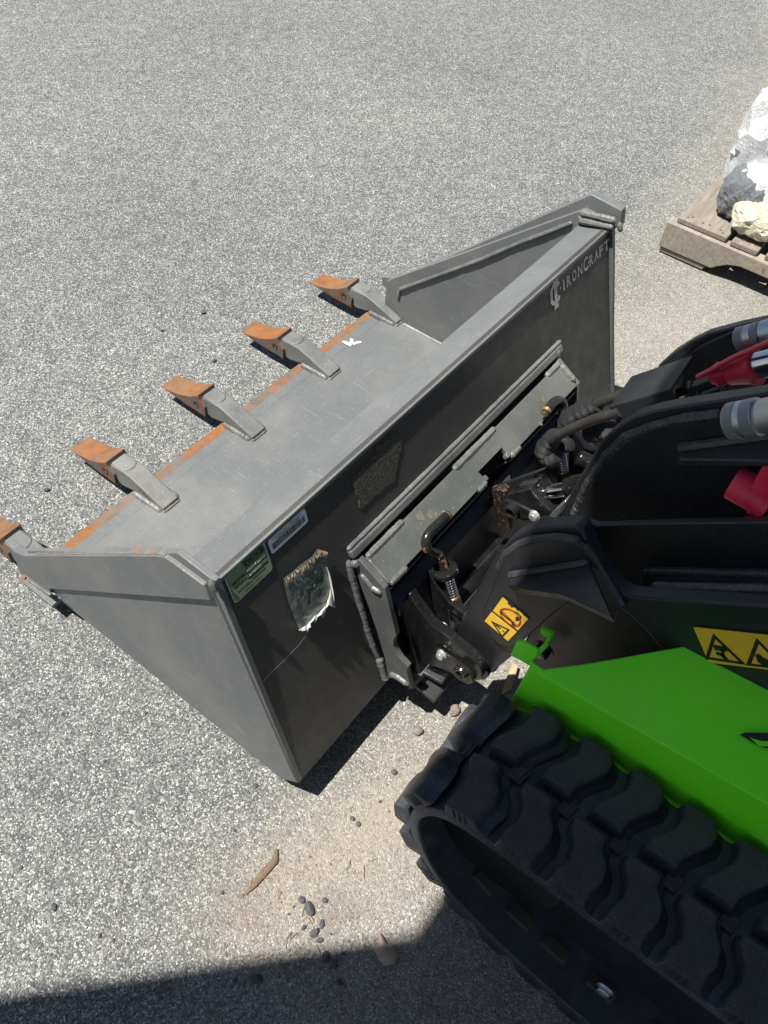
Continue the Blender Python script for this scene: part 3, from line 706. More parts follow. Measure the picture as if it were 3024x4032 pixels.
part(MB().lathe(gp_, (.25,-.75,-.2), [(0,.0),(0,.0115),(.002,.0125),(.03,.0125),(.032,.0105),(.07,.0105)], 28), 'cylinder_port', M['gloss'])
plate('K10', [(275,740),(420,690),(660,600),(720,580),(980,490),(880,540),(760,690),(700,715),(600,690),(480,720),(380,760),(290,790)], xc+.036, .010, 'clevis_arm', 'black', .0015)
plate('K10', [(250,770),(400,760),(460,790),(440,900),(520,1060),(560,1260),(400,1480),(370,1300),(320,1000),(240,900)], xc+.012, .02, 'centre_lug', 'rustblack', .002)
part(MB().prism(PX('K10',[(1020,1120),(1180,960),(1240,900),(1260,930),(1140,1110)],xc-.03), (.02,0,0)), 'link_bar', M['anod'], None, .002)
# --- near lift arm
P1 = [(318,660),(345,590),(400,480),(470,350),(535,262),(570,232),(620,207),(670,194),(720,188),(835,184),(862,203),(880,255),(965,405),(1010,455),(1040,477),(1085,490),(1200,500),(1400,512),(1760,534),(1760,940),(1659,925),(1480,897),(1380,880),(1330,852),(1285,800),(1180,690),(1130,630),(1040,548),(930,515),(800,508),(740,560),(690,605),(640,648),(600,690),(560,745),(500,795),(440,828),(400,820),(350,740)]
arm = plate('K1', P1, .31, .024, 'lift_arm', 'black', .003)
P2 = [(330,660),(360,600),(430,470),(485,400),(520,345),(560,300),(610,268),(670,255),(760,252),(848,262),(890,305),(960,420),(1040,545),(990,560),(900,545),(800,510),(700,598),(640,650),(600,688),(575,695),(540,702),(500,695),(465,665),(440,620)]
P2 = [(470,660),(450,600),(440,540),(470,470),(510,370),(545,315),(600,275),(670,255),(760,250),(848,262),(890,305),(960,420),(1038,545),(990,560),(900,540),(805,512),(730,572),(660,632),(612,676),(580,694),(540,702),(500,692)]
plate('K1', P2, .300, .0095, 'arm_overlay', 'black', .002)
aw = MB()
aw.bead(PX('K1', [(500,372),(540,305),(600,262),(670,240),(760,233),(855,245)], .306), .006, 8, .012, .25, .15)
aw.bead(PX('K1', [(872,262),(905,312),(975,425),(1040,535)], .306), .006, 8, .012, .2, .15)
part(aw, 'weld_bead', M['blackweld'], arm)
# bracket shelf on the arm
J = PX('K1', [(548,400),(640,376),(740,360),(890,345),(940,420),(1036,548)], .2985)
def shelf(J, outs, th=.012):
    m = MB(); n = len(J)
    top = J + outs[::-1]
    dn = Vector((0,.2,-1)).normalized()*th
    nn = len(top)
    m.add(top+[p+dn for p in top], [tuple(range(nn)), tuple(range(2*nn-1,nn-1,-1))]+[((i+1) % nn, i, nn+i, nn+(i+1) % nn) for i in range(nn)])
    return m
def on_line(k, pt, A, B):
    """measured point on the plane that holds A, B and the X direction"""
    n_ = (B-A).cross(Vector((1,0,0))); return hit(k, *pt, tuple(n_), n_.dot(A))
outs = [on_line('K1', (548,440), J[0], J[2]), on_line('K1', (650,458), J[0], J[3]), on_line('K1', (760,473), J[0], J[3]), on_line('K1', (800,486), J[0], J[3]), on_line('K1', (985,572), J[0], J[3]), on_line('K1', (1040,552), J[0], J[3])]
Jt = [J[0], J[1], J[2], J[3]]
n_ = (J[3]-J[0]).cross(Vector((1,0,0))).normalized()
tri = [J[0], J[3]] + [outs[4], outs[3], outs[2], outs[1], outs[0]]
gm = MB(); gm.prism(tri, (n_ if n_.z < 0 else -n_)*.012); part(gm, 'arm_shelf', M['black'], arm, .002)
gw = MB(); gw.bead([J[0]+Vector((-.002,0,.003)), J[3]+Vector((-.002,0,.003))], .006, 8, .012, .2, .15); part(gw, 'weld_bead', M['blackweld'], arm)
# inner plate of the near arm and the web between
ip = plate('K5', [(430,1405),(520,1432),(700,1425),(1000,1417),(1600,1408),(1600,1900),(500,1900)], .40, .012, 'arm_inner_plate', 'black', .002)
wp = PX('K5', [(790,1700),(1600,1720)], .398); wq = PX('K5', [(830,1790),(1600,1810)], .336)
part(MB().prism([wp[0],wp[1],wq[1],wq[0]], (0,0,-.012)), 'arm_web', M['gloss'])
ww = MB(); ww.bead([p+Vector((-.002,0,.003)) for p in wp], .0075, 10, .012, .3, .15); ww.bead([p+Vector((.001,0,.003)) for p in wq], .006, 10, .012, .2, .1); part(ww, 'weld_bead', M['blackweld'], ip)
# --- far arm
FA = [(295,1390),(350,1270),(420,1140),(500,1010),(560,920),(640,855),(730,800),(850,763),(1000,736),(1300,690),(1600,645),(1600,1500),(600,1500)]
fa = plate('K5', FA, .490, .024, 'lift_arm', 'black', .003)
plate('K5', [(405,1370),(480,1200),(590,1035),(700,930),(850,862),(1000,830),(1250,797),(1600,745),(1600,1500),(500,1500)], .480, .0105, 'arm_overlay', 'black', .002)
fw = MB(); fw.bead(PX('K5', [(385,1370),(462,1200),(572,1025),(690,915),(850,848),(1000,815),(1250,780)], .486), .0078, 8, .012, .3, .2); part(fw, 'weld_bead', M['blackweld'], fa)
J2 = PX('K5', [(990,985),(1260,950),(1600,905)], .4785)
o2_ = [on_line('K5', (1000,1045), J2[0], J2[2]), on_line('K5', (1600,1050), J2[0], J2[2])]
gm = MB(); gm.prism([J2[0],J2[2],o2_[1],o2_[0]], (0,0,-.012)); part(gm, 'arm_shelf', M['black'], fa, .002)
gw = MB(); gw.bead([J2[0]+Vector((-.003,0,.003)), J2[2]+Vector((-.003,0,.003))], .008, 8, .012, .2, .15); part(gw, 'weld_bead', M['blackweld'], fa)
plate('K5', [(870,505),(960,425),(1060,363),(1160,315),(1340,268),(1600,215),(1600,700),(1000,740),(850,700)], .80, .02, 'lift_arm_outer', 'black', .003)
plate('K5', [(1020,460),(1120,385),(1280,312),(1600,240),(1600,700),(1000,740)], .792, .0075, 'arm_overlay', 'black', .002)
part(MB().prism([(.865,-.36,.2),(.865,-.36,.56),(.865,-.55,.78),(.865,-1.1,.82),(.865,-1.1,.2)], (.12,0,0)), 'body_side', M['black'], None, .01)
part(MB().prism([(.43,-.50,.12),(.43,-.50,.40),(.43,-1.2,.45),(.43,-1.2,.12)], (.31,0,0)), 'chassis', M['black'], None, .01)
# --- hose cover
hc = PX('K5', [(592,738),(655,640),(722,568),(1080,446),(960,590),(945,640)], .70)
top = [hit('K5',x,y,(0,.55,.835),v) for (x,y),v in []]
C0 = PX('K5', [(592,742),(950,640),(965,610)], .69)
C1 = PX('K5', [(722,568),(890,500),(1080,446)], .775)
cv = MB()
cv.add([C0[0],C0[1],C1[2],C1[0]], [(0,1,2,3)])
lowA = PX('K5', [(615,800),(1015,725)], .69)
lowA = [Vector((.69,p.y,p.z)) for p in PX('K5', [(650,860),(1000,745)], .69)]
cv.add([C0[0],lowA[0],lowA[1],C0[1]], [(0,1,2,3)])
co_ = part(cv, 'hose_cover', M['black'], None, 0)
sd = co_.modifiers.new('thick','SOLIDIFY'); sd.thickness = .006; sd.offset = 0
bv = co_.modifiers.new('edge','BEVEL'); bv.width = .004; bv.segments = 3
# weld vertices so that the fold is one sheet
bm = bmesh.new(); bm.from_mesh(co_.data); bmesh.ops.remove_doubles(bm, verts=bm.verts, dist=1e-5); bm.to_mesh(co_.data); bm.free()
for (x, y, xx) in ((1050,640,.72),(1090,690,.715)):
    p = PX('K5', [(x,y)], xx)[0]; ax = PX('K5', [(x+60,y-22)], xx)[0]-p
    part(MB().lathe(p, ax, [(-.02,.009),(0,.009),(0,.0145),(.013,.0145),(.014,.011),(.05,.011)], 6, False), 'hose_fitting', M['gloss'], None, .001)
# --- hoses
hA = smooth(PX('K11', [(300,770),(420,690),(640,590),(860,500),(1080,440),(1200,400)], .69), 2)
part(MB().tube(hA, .0092, 18), 'hose', M['hose'])
hB = smooth(PX('K11', [(560,480),(720,380),(900,295),(1090,225),(1300,150)], .745), 2)
part(MB().tube(hB, .0098, 18), 'hose', M['hose'])
def sleeve(k, pts, x, rs):
    c = smooth(PX(k, pts, x), 2); n = len(c); R = []
    for i in range(n):
        f = i/(n-1)*(len(rs)-1); j = min(int(f), len(rs)-2); R.append((rs[j]*(1-(f-j))+rs[j+1]*(f-j))*(1+.05*math.sin(i*2.1)+.03*math.sin(i*5.3)))
    part(MB().tube(c, R, 22), 'hose_sleeve', M['fabric'])
sleeve('K11', [(460,560),(560,470),(700,390),(800,345),(905,295)], .742, [.013,.0175,.0185,.0175,.0145])
sleeve('K11', [(360,690),(310,760),(250,840),(220,930),(290,990),(390,960)], .70, [.012,.016,.019,.022,.022,.012])
sleeve('K11', [(390,840),(470,850),(560,830)], .73, [.013,.015,.011])
sleeve('K11', [(780,700),(900,660),(1020,650),(1200,640)], .77, [.016,.02,.02,.012])
for (px_, py_, s_, st) in ((400,742,.105,'TOR+ DIN 2SC-10 13/91 33.0 BAR/487'),):
    a_, b2_ = PX('K11', [(395,765),(1080,455)], .675)
    text('TOR+ DIN 2SC-10(3/8) 33.0MPa-487', (b2_-a_).length*.95, .0045, a_+Vector((0,0,0)), b2_-a_, Vector((0,.6,.6)), M['hose'], 'hose_print', ld, .0)
# --- couplers and dust caps
def axis(k, a, b, x):
    p, q = PX(k, [a, b], x); return p, (q-p).normalized()
def rad(k, px, p):
    return px/KR[k][2]/2*float(ROT[2]@(np.array(p)-CAM))/FOC
def lathe_px(k, a, b, x, px, prof, name, mat, par=None, n=44):
    """prof in units of the measured radius"""
    p, ax = axis(k, a, b, x); r = rad(k, px, p)
    return part(MB().lathe(p, ax, [(d*r, q*r) for d, q in prof], n), name, M[mat], par), p, ax, r
def ring(par, p, ax, r, d0, d1):
    part(MB().lathe(p+ax*(d0*r), ax, [(0,r*.99),(0,r*1.012),((d1-d0)*r,r*1.012),((d1-d0)*r,r*.99)], 44), 'knurled_ring', M['knurl'], par)
cA, p, ax, r = lathe_px('K12', (1002,342), (1300,262), .715, 244, [(0,.5),(0,.92),(.09,1),(.78,1),(.8,.95),(.84,1),(2.0,1),(2.02,.88),(2.1,.88),(2.14,1),(7,1)], 'coupler', 'anod')
ring(cA, p, ax, r, .1, .74); ring(cA, p, ax, r, 1.4, 1.98)
part(MB().box(p+ax*(1.9*r)+Vector((-r*1.03,-.002,-.001)), p+ax*(2.1*r)+Vector((-r*.9,.002,.004))), 'lock_notch', M['ink'], cA)
cC, p, ax, r = lathe_px('K12', (918,1135), (1288,1068), .43, 372, [(0,.45),(0,.92),(.09,1),(.62,1),(.64,.96),(.68,1),(1.62,1),(1.64,.88),(1.76,.88),(1.8,.9),(6,.9)], 'coupler', 'anod')
ring(cC, p, ax, r, .12, .60); ring(cC, p, ax, r, 1.0, 1.58)
lathe_px('K12', (1050,612), (1300,557), .672, 270, [(0,.7),(0,.86),(.08,.94),(1.0,.94),(1.06,1),(6,1)], 'coupler', 'nickel')
cp, p, ax, r = lathe_px('K12', (745,690), (1060,618), .672, 335, [(0,.1),(.05,.5),(.5,.72),(.85,.62),(1.0,.60),(1.15,.76),(2.35,.95),(2.45,1.05),(2.75,1.08),(2.76,.8)], 'dust_cap', 'red')
st = smooth(PX('K12', [(598,697),(640,680),(700,650),(800,595),(950,510),(1150,425),(1400,310)], .655), 2)
part(MB().tube(st, [.004,.005,.0055]+[.006]*(len(st)-3), 14, flat=.6), 'cap_strap', M['red'], cp)
cq, p, ax, r = lathe_px('K12', (945,1712), (1240,1868), .44, 345, [(0,0),(0,.93),(.08,1),(1.1,1.03),(2.0,1.06),(2.05,1.24),(2.3,1.24),(2.3,.6)], 'dust_cap', 'red')
st = smooth(PX('K12', [(1150,2035),(1175,1900),(1230,1740),(1310,1590),(1420,1440)], .43), 2)
part(MB().tube(st, [.006]+[.0095]*(len(st)-1), 14, flat=.4), 'cap_strap', M['red'], cq)
lathe_px('K12', (1060,2135), (1300,2150), .455, 190, [(0,.6),(.1,.9),(.3,1),(4,1.1)], 'dust_cap', 'red')
# --- green fender
cr = PX('K1', [(690,822),(1000,1000),(1340,1197)], .205) + PX('K2', [(1650,500),(1800,590)], .205)
_c = PX('K1', [(1225,716)], .30)[0]; nfp = (cr[3]-cr[0]).cross(_c-cr[0]).normalized()
cr[4] = cr[0]+(cr[3]-cr[0])*1.35; cr[1] = cr[0].lerp(cr[3],.33); cr[2] = cr[0].lerp(cr[3],.67)
tpq = [hit('K1', x, y, tuple(nfp), nfp.dot(cr[0])) for x, y in [(700,800),(850,782),(1000,757),(1225,716),(1800,610)]]
fb_ = PX('K1', [(636,790),(528,988)], .205)
fm = MB()
nlow = [Vector((.205,p.y,.30)) for p in cr]
vs = tpq + cr + nlow; k5 = 5
fm.add(vs, [(i, k5+i, k5+i+1, i+1) for i in range(4)] + [(k5+i, 2*k5+i, 2*k5+i+1, k5+i+1) for i in range(4)], False)
ft = [fb_[0], fb_[1]]
fm.add([cr[0], fb_[0], fb_[1], nlow[0]], [(0,1,2,3)])
fm.add([tpq[0], fb_[0]+Vector((.002,.002,.012)), fb_[0], cr[0]], [(0,1,2,3)])
bm = bmesh.new(); mm = bpy.data.meshes.new('x'); mm.from_pydata(fm.v, [], fm.f); bm.from_mesh(mm); bmesh.ops.remove_doubles(bm, verts=bm.verts, dist=1e-5); bmesh.ops.recalc_face_normals(bm, faces=bm.faces)
me = bpy.data.meshes.new('fender'); bm.to_mesh(me); bm.free(); me.materials.append(M['green'])
fd = bpy.data.objects.new('fender', me); COL.objects.link(fd); fd.parent = ld; fd.matrix_parent_inverse = LW
sd = fd.modifiers.new('thick','SOLIDIFY'); sd.thickness = .005; sd.offset = 0
bv = fd.modifiers.new('edge','BEVEL'); bv.width = .006; bv.segments = 3; bv.limit_method = 'ANGLE'; bv.angle_limit = math.radians(15)
br = PX('K1', [(578,684),(604,684),(672,722),(668,745),(652,775),(638,790),(600,766),(552,742)], .215)
part(MB().prism(br, (.006,0,0)), 'fender_bracket', M['green'], fd, .002).matrix_parent_inverse = Matrix()
br = PX('K1', [(684,626),(735,656),(720,702),(676,748),(650,738),(698,692),(712,668),(680,650)], .262)
part(MB().prism(br, (.008,0,0)), 'fender_bracket', M['green'], fd, .002)
plate('K1', [(800,500),(1060,545),(1290,740),(1200,860),(900,880),(700,850),(640,780),(606,700),(640,640),(700,560),(760,490)], .345, .01, 'side_panel', 'black', .002)
bolt(PX('K1', [(700,712)], .325)[0], (-1,0,0), .012, 'panel_bolt', 'gloss', h=.01)
# vent slot
sv = PX('K2', [(1535,210),(1560,200),(1700,205),(1720,272),(1655,270)], .0)
pB = cr[0]; nf = nfp
sv = [hit('K2', x, y, tuple(nf), nf.dot(pB)) for x, y in [(1535,212),(1560,203),(1700,205),(1720,272),(1655,270),(1620,262)]]
mb = MB(); fill(mb, sv, -nf if nf.x > 0 else nf, .006); part(mb, 'vent_slot', M['ink'], fd)
mb = MB(); sv2 = [hit('K2', x, y, tuple(nf), nf.dot(pB)) for x, y in [(1580,225),(1620,262),(1700,262),(1700,240),(1630,240)]]; fill(mb, sv2, -nf if nf.x > 0 else nf, .0068); part(mb, 'vent_lip', M['green'], fd)
# --- decals
DN = Vector((-1,0,0))
def dec(k, pts, x): return PX(k, pts, x)
XD = .2995
mb = MB(); fill(mb, smooth(dec('K1', [(527,483),(637,580),(637,588),(548,682),(540,684),(440,594),(440,588),(520,483)], XD), 1, True), DN, .0003); d1 = part(mb, 'warning_decal', M['ink'], arm)
mb = MB(); fill(mb, dec('K1', [(523,489),(633,583),(588,632),(481,548)], XD), DN, .0008); fill(mb, dec('K1', [(476,552),(584,638),(545,678),(445,592)], XD), DN, .0008); part(mb, 'decal_panel', M['yellow'], d1)
mb = MB()
stroke(mb, dec('K9', [(1050,130),(1228,215),(1158,288)], XD), .0032, DN, True, .0012); stroke(mb, dec('K9', [(1085,158),(1140,203)], XD), .0036, DN, False, .0012); fill(mb, dec('K9', [(1160,218),(1178,226),(1184,240),(1166,238)], XD), DN, .0012)
stroke(mb, dec('K8', [(1500,1610),(1560,1690),(1600,1680),(1659,1730)], XD), .003, DN, False, .0012); stroke(mb, dec('K1', [(545,515),(575,527),(590,548)], XD), .003, DN, False, .0012)
stroke(mb, dec('K1', [(522,560),(545,580),(575,600)], XD), .004, DN, False, .0014); stroke(mb, dec('K1', [(545,580),(562,590),(566,605),(580,606)], XD), .003, DN, False, .0014)
stroke(mb, dec('K1', [(560,545),(590,558),(602,572),(592,585)], XD), .0025, DN, False, .0014); fill(mb, dec('K1', [(580,572),(604,575),(600,588),(578,590)], XD), DN, .0014)
fill(mb, dec('K1', [(516,553),(523,552),(525,560),(518,562)], XD), DN, .0014)
part(mb, 'decal_print', M['ink'], d1)
mb = MB(); stroke(mb, smooth(dec('K1', [(532,537),(560,542),(590,565),(602,590),(592,612),(565,612),(535,590),(513,562),(514,543)], XD), 1, True), .0028, DN, True, .0016); stroke(mb, dec('K1', [(522,548),(580,606)], XD), .002, DN, False, .0016); part(mb, 'decal_print', M['redink'], d1)
XD = .3095
mb = MB(); fill(mb, dec('K1', [(1332,613),(1345,612),(1760,655),(1760,820),(1412,780),(1400,772)], XD), DN, .0003); d2 = part(mb, 'warning_decal', M['ink'], arm)
mb = MB(); fill(mb, dec('K1', [(1340,619),(1350,618),(1760,662),(1760,812),(1412,771),(1405,767)], XD), DN, .0008); part(mb, 'decal_panel', M['yellow'], d2)
mb = MB()
stroke(mb, dec('K1', [(1430,656),(1552,772),(1400,750)], XD), .0045, DN, True, .0012); stroke(mb, dec('K1', [(1616,676),(1735,795),(1577,777)], XD), .0045, DN, True, .0012)
stroke(mb, dec('K1', [(1428,704),(1482,712)], XD), .009, DN, False, .0012); stroke(mb, dec('K1', [(1438,728),(1462,735),(1485,758)], XD), .006, DN, False, .0012); stroke(mb, dec('K1', [(1466,718),(1470,745)], XD), .004, DN, False, .0012)
fill(mb, dec('K1', [(1605,735),(1618,730),(1640,748),(1660,755),(1665,780),(1640,782),(1615,765)], XD), DN, .0012); stroke(mb, dec('K1', [(1622,735),(1645,765)], XD), .004, DN, False, .0013)
part(mb, 'decal_print', M['ink'], d2)

# --- track
X0, X1 = .002, .190
top_z = .389
outer = smooth([Vector((0,y,z)) for y,z in [(-1.6,.415),(-.60,.396),(-.36,.390),(-.29,.386),(-.240,.368),(-.210,.325),(-.203,.272),(-.216,.215),(-.248,.150),(-.305,.092),(-.40,.050),(-.56,.022),(-.8,.020),(-1.6,.020)]], 2)
def offs(pts, d):
    q = []
    for i, p in enumerate(pts):
        t = (pts[min(i+1,len(pts)-1)]-pts[max(i-1,0)]).normalized(); q.append(p+Vector((0,t.z,-t.y))*-d)
    return q
inner = offs(outer, -.017)
if inner[0].z > outer[0].z: inner = offs(outer, .017)
n = len(outer); vs = []
for x in (X0, X1):
    for p in outer: vs.append((x,p.y,p.z))
    for p in inner: vs.append((x,p.y,p.z))
fs_ = []
for i in range(n-1):
    fs_ += [(i,i+1,2*n+i+1,2*n+i),(n+i,3*n+i,3*n+i+1,n+i+1),(i,n+i,n+i+1,i+1),(2*n+i,2*n+i+1,3*n+i+1,3*n+i)]
tm = MB(); tm.add(vs, fs_, True); trk = part(tm, 'rubber_track', M['rubber'], None, .003, sharp=50)
bm = bmesh.new(); bm.from_mesh(trk.data); bmesh.ops.recalc_face_normals(bm, faces=bm.faces); bm.to_mesh(trk.data); bm.free(); trk.data.set_sharp_from_angle(angle=math.radians(50))
# arc-length parameter on the belt
cum = [0.]
for i in range(1, n): cum.append(cum[-1]+(outer[i]-outer[i-1]).length)
def at_s(s):
    for i in range(1, n):
        if cum[i] >= s:
            f = (s-cum[i-1])/(cum[i]-cum[i-1]); p = outer[i-1].lerp(outer[i], f)
            j0, j1 = max(i-2,0), min(i+1,n-1); return p, (outer[j1]-outer[j0]).normalized()
    return outer[-1], (outer[-1]-outer[-2]).normalized()
WT = X1-X0
def lug_mesh(name, rear, front, h, ramp=.024):
    """rear and front: matching lists of (along, across); steep wall at the rear, long ramp at the front"""
    k = len(rear); rows = []
    rows.append([(a-.004, c, -.004) for a, c in rear]); rows.append([(a, c, h*.8) for a, c in rear]); rows.append([(a+.0035, c, h) for a, c in rear])
    rows.append([(a-.003, c, h) for a, c in front]); rows.append([(a+.003, c, h*.8) for a, c in front]); rows.append([(a+ramp*.4, c, h*.25) for a, c in front]); rows.append([(a+ramp, c, -.001) for a, c in front])
    nr = len(rows)
    for r in rows:                                   # ends taper a little
        for e, sg in ((0,1),(k-1,-1)):
            a, c, z = r[e]; r[e] = (a, c+sg*max(0,z)*.22*(0 if (e == 0 and c < .002) or (e == k-1 and c > WT-.002) else 1), z)
    vs = [(c, a, z) for r in rows for a, c, z in r]
    fs = [(i*k+j, i*k+j+1, (i+1)*k+j+1, (i+1)*k+j) for i in range(nr-1) for j in range(k-1)]
    fs.append(tuple(i*k for i in range(nr))); fs.append(tuple(i*k+k-1 for i in range(nr))[::-1])
    fs.append(tuple(range(k)) + tuple((nr-1)*k+j for j in range(k-1,-1,-1)))
    bm = bmesh.new(); mm = bpy.data.meshes.new(name); mm.from_pydata(vs, [], fs); bm.from_mesh(mm)
    bmesh.ops.recalc_face_normals(bm, faces=bm.faces); bm.to_mesh(mm); bm.free()
    mm.materials.append(M['rubber_worn']); mm.materials.append(M['rubber'])
    for p in mm.polygons:
        if p.center.z < h*.75: p.material_index = 1
    return mm
pt = .0735
lo_m = lug_mesh('lug_outer', [(-.006,0.),(-.006,.018),(.000,.036),(-.004,.056),(-.018,.074),(-.018,.090)], [(.036,0.),(.037,.018),(.042,.036),(.037,.056),(.023,.072),(.020,.090)], .026, .019)
li_m = lug_mesh('lug_inner', [(-.021,.100),(-.022,.120),(-.010,.140),(-.001,.156),(-.001,.172),(-.007,WT)], [(.015,.100),(.017,.122),(.029,.142),(.039,.158),(.039,.174),(.033,WT)], .026, .019)
ce_m = lug_mesh('pad', [(.028,.084),(.032,.108)], [(.044,.084),(.048,.108)], .005, .006)
gr_v = MB()
for j in range(3): gr_v.prism([(-.0012,.006+.0085*j,.004),(-.0012,.0072+.0085*j,.004),(-.0006,.0085+.0085*j,.0235),(-.0006,.0073+.0085*j,.0235)], (.0012,0,0)); gr_v.prism([(-.0006,.0073+.0085*j,.0243),(-.0006,.0085+.0085*j,.0243),(.010,.0105+.0085*j,.0243),(.010,.0093+.0085*j,.0243)], (0,0,.0002))
s_front = next(cum[i] for i in range(n) if outer[i].y > -.36 and outer[i].z > .3)
s0 = s_front - pt*12
lug_grooves = []
for q in range(0, 24):
    s = s0+q*pt
    if s < .05: continue
    for mesh, nm_, ds in ((lo_m,'track_lug',0.),(li_m,'track_lug',-.016),(ce_m,'track_pad',.0)):
        p, t = at_s(s+ds); y_ax = -t; z_ax = Vector((0,-t.z,t.y)); z_ax = z_ax if (p+z_ax*.05-Vector((0,-.4,.2))).length > (p-Vector((0,-.4,.2))).length or abs(t.z) < .2 and z_ax.z*(p.z-.2) > 0 else -z_ax
        o = bpy.data.objects.new(nm_, mesh); COL.objects.link(o)
        x_ax = y_ax.cross(z_ax)
        mt = Matrix.Identity(4)
        sgn = 1 if x_ax.x > 0 else -1
        for i in range(3): mt[i][0] = x_ax[i]*sgn; mt[i][1] = y_ax[i]; mt[i][2] = z_ax[i]; mt[i][3] = (Vector((X0,p.y,p.z)))[i]
        o.parent = trk; o.matrix_basis = mt
        if mesh is lo_m:
            gmsh = bpy.data.meshes.get('lug_groove') or None
            if gmsh is None:
                gmsh = bpy.data.meshes.new('lug_groove'); gmsh.from_pydata(gr_v.v, [], gr_v.f); gmsh.materials.append(M['ink'])
            lug_grooves.append((gmsh, mt))
        if mesh in (lo_m, li_m):
            m_ = o.modifiers.new('edge','BEVEL'); m_.width = .0013; m_.segments = 2; m_.limit_method = 'ANGLE'; m_.angle_limit = math.radians(25)
gv = MB()
for gmsh, mt in lug_grooves: gv.add([mt @ v.co for v in gmsh.vertices], [tuple(p.vertices) for p in gmsh.polygons])
o = part(gv, 'tread_groove', M['ink'], trk); o['kind'] = 'stuff'
# idler, frame, drive cogs
part(MB().lathe((.05,-.335,.235), (1,0,0), [(0,.03),(0,.095),(.02,.102),(.07,.102),(.09,.095),(.09,.03)], 40), 'idler_wheel', M['gloss'])
part(MB().prism([(.068,-.325,.20),(.068,-.34,.262),(.068,-.40,.285),(.068,-1.5,.30),(.068,-1.5,.085),(.068,-.48,.085),(.068,-.36,.13)], (.10,0,0)), 'track_frame', M['black'], None, .01)
part(MB().lathe(PX('K2', [(550,850)], .0665)[0], (1,0,0), [(0,.012),(.002,.012)], 16), 'frame_hole', M['ink'])
bolt(PX('K2', [(962,1298)], .0435)[0]+Vector((0,0,0)), (-1,0,0), .009, 'frame_bolt', 'zinc', h=.006)
inn = inner
for q in range(24):
    s = s_front + .42 + q*pt*.5
    for i in range(1, n):
        if cum[i] >= s: break
    p = inner[i]; t = (inner[i]-inner[i-1]).normalized(); nr = Vector((0,-t.z,t.y)); nr = nr if nr.z > 0 else -nr
    if q % 2 == 0:
        m = MB(); m.prism([Vector((.044,0,0))+p-t*.026-nr*.002, Vector((.044,0,0))+p+t*.026-nr*.002, Vector((.044,0,0))+p+t*.020+nr*.007, Vector((.044,0,0))+p-t*.020+nr*.007], (.022,0,0))
        part(m, 'drive_cog', M['cog'], None, .003)

# ================================================================== PALLET
pa = thing('wooden_pallet', 'weathered grey wooden pallet with a notched side, at the right edge', 'pallet', (1.95,.1,0))
PI = Matrix.Translation((-1.95,-.1,0))
def pp_(mb, name, mat, bev=.003):
    o = mb.obj(name, M[mat], pa, bev); o.matrix_parent_inverse = PI; return o
def jag(poly, a=.002): return [Vector((p[0]+random.uniform(-a,a),p[1]+random.uniform(-a,a),p[2])) for p in poly]
ya = .262
# the notched stringer seen from its face, running away to -Y
prof = [(ya,.022),(ya,.108)]
prof += [(-1.0,.108),(-1.0,.022)]
prof += [(-.62,.022),(-.60,.05),(-.56,.062),(-.42,.062),(-.38,.05),(-.36,.022)] 
prof = [(ya,.022),(ya,.104),(-1.0,.104),(-1.0,.022),(-.55,.022),(-.53,.045),(-.50,.058),(-.22,.062),(.02,.063),(.055,.052),(.078,.036),(.095,.022)]
for i, x in enumerate((1.925, 2.44, 2.96)):
    pp_(MB().prism([(x,y,z) for y,z in prof], (.038,0,0)), 'stringer', 'wood_y')
for y1_, wd, x0 in ((.240,.152,1.937),(.070,.078,1.934),(-.03,.09,1.938),(-.15,.13,1.935),(-.32,.13,1.938),(-.50,.13,1.936),(-.68,.13,1.938),(-.87,.13,1.936)):
    pp_(MB().prism(jag([(x0,y1_,.1055),(x0,y1_-wd,.1055),(3.02,y1_-wd,.1055),(3.02,y1_,.1055)]), (0,0,.017)), 'deck_board', 'wood')
for y1_, wd in ((.255,.14),(-.25,.12),(-.85,.12)):
    pp_(MB().prism(jag([(1.93,y1_,.004),(1.93,y1_-wd,.004),(3.01,y1_-wd,.004),(3.01,y1_,.004)]), (0,0,.016)), 'base_board', 'wood')
nl = MB()
for y, x in ((.215,1.956),(.205,1.966),(.17,1.958),(.15,1.962),(.115,1.960),(.105,1.95),(.045,1.955),(.01,1.958),(.0,1.97)): nl.lathe((x,y,.1222), (0,0,1), [(0,.0045),(.0012,.004)], 8)
o = nl.obj('nail_heads', M['tipside'], pa); o.matrix_parent_inverse = PI; o['kind'] = 'stuff'

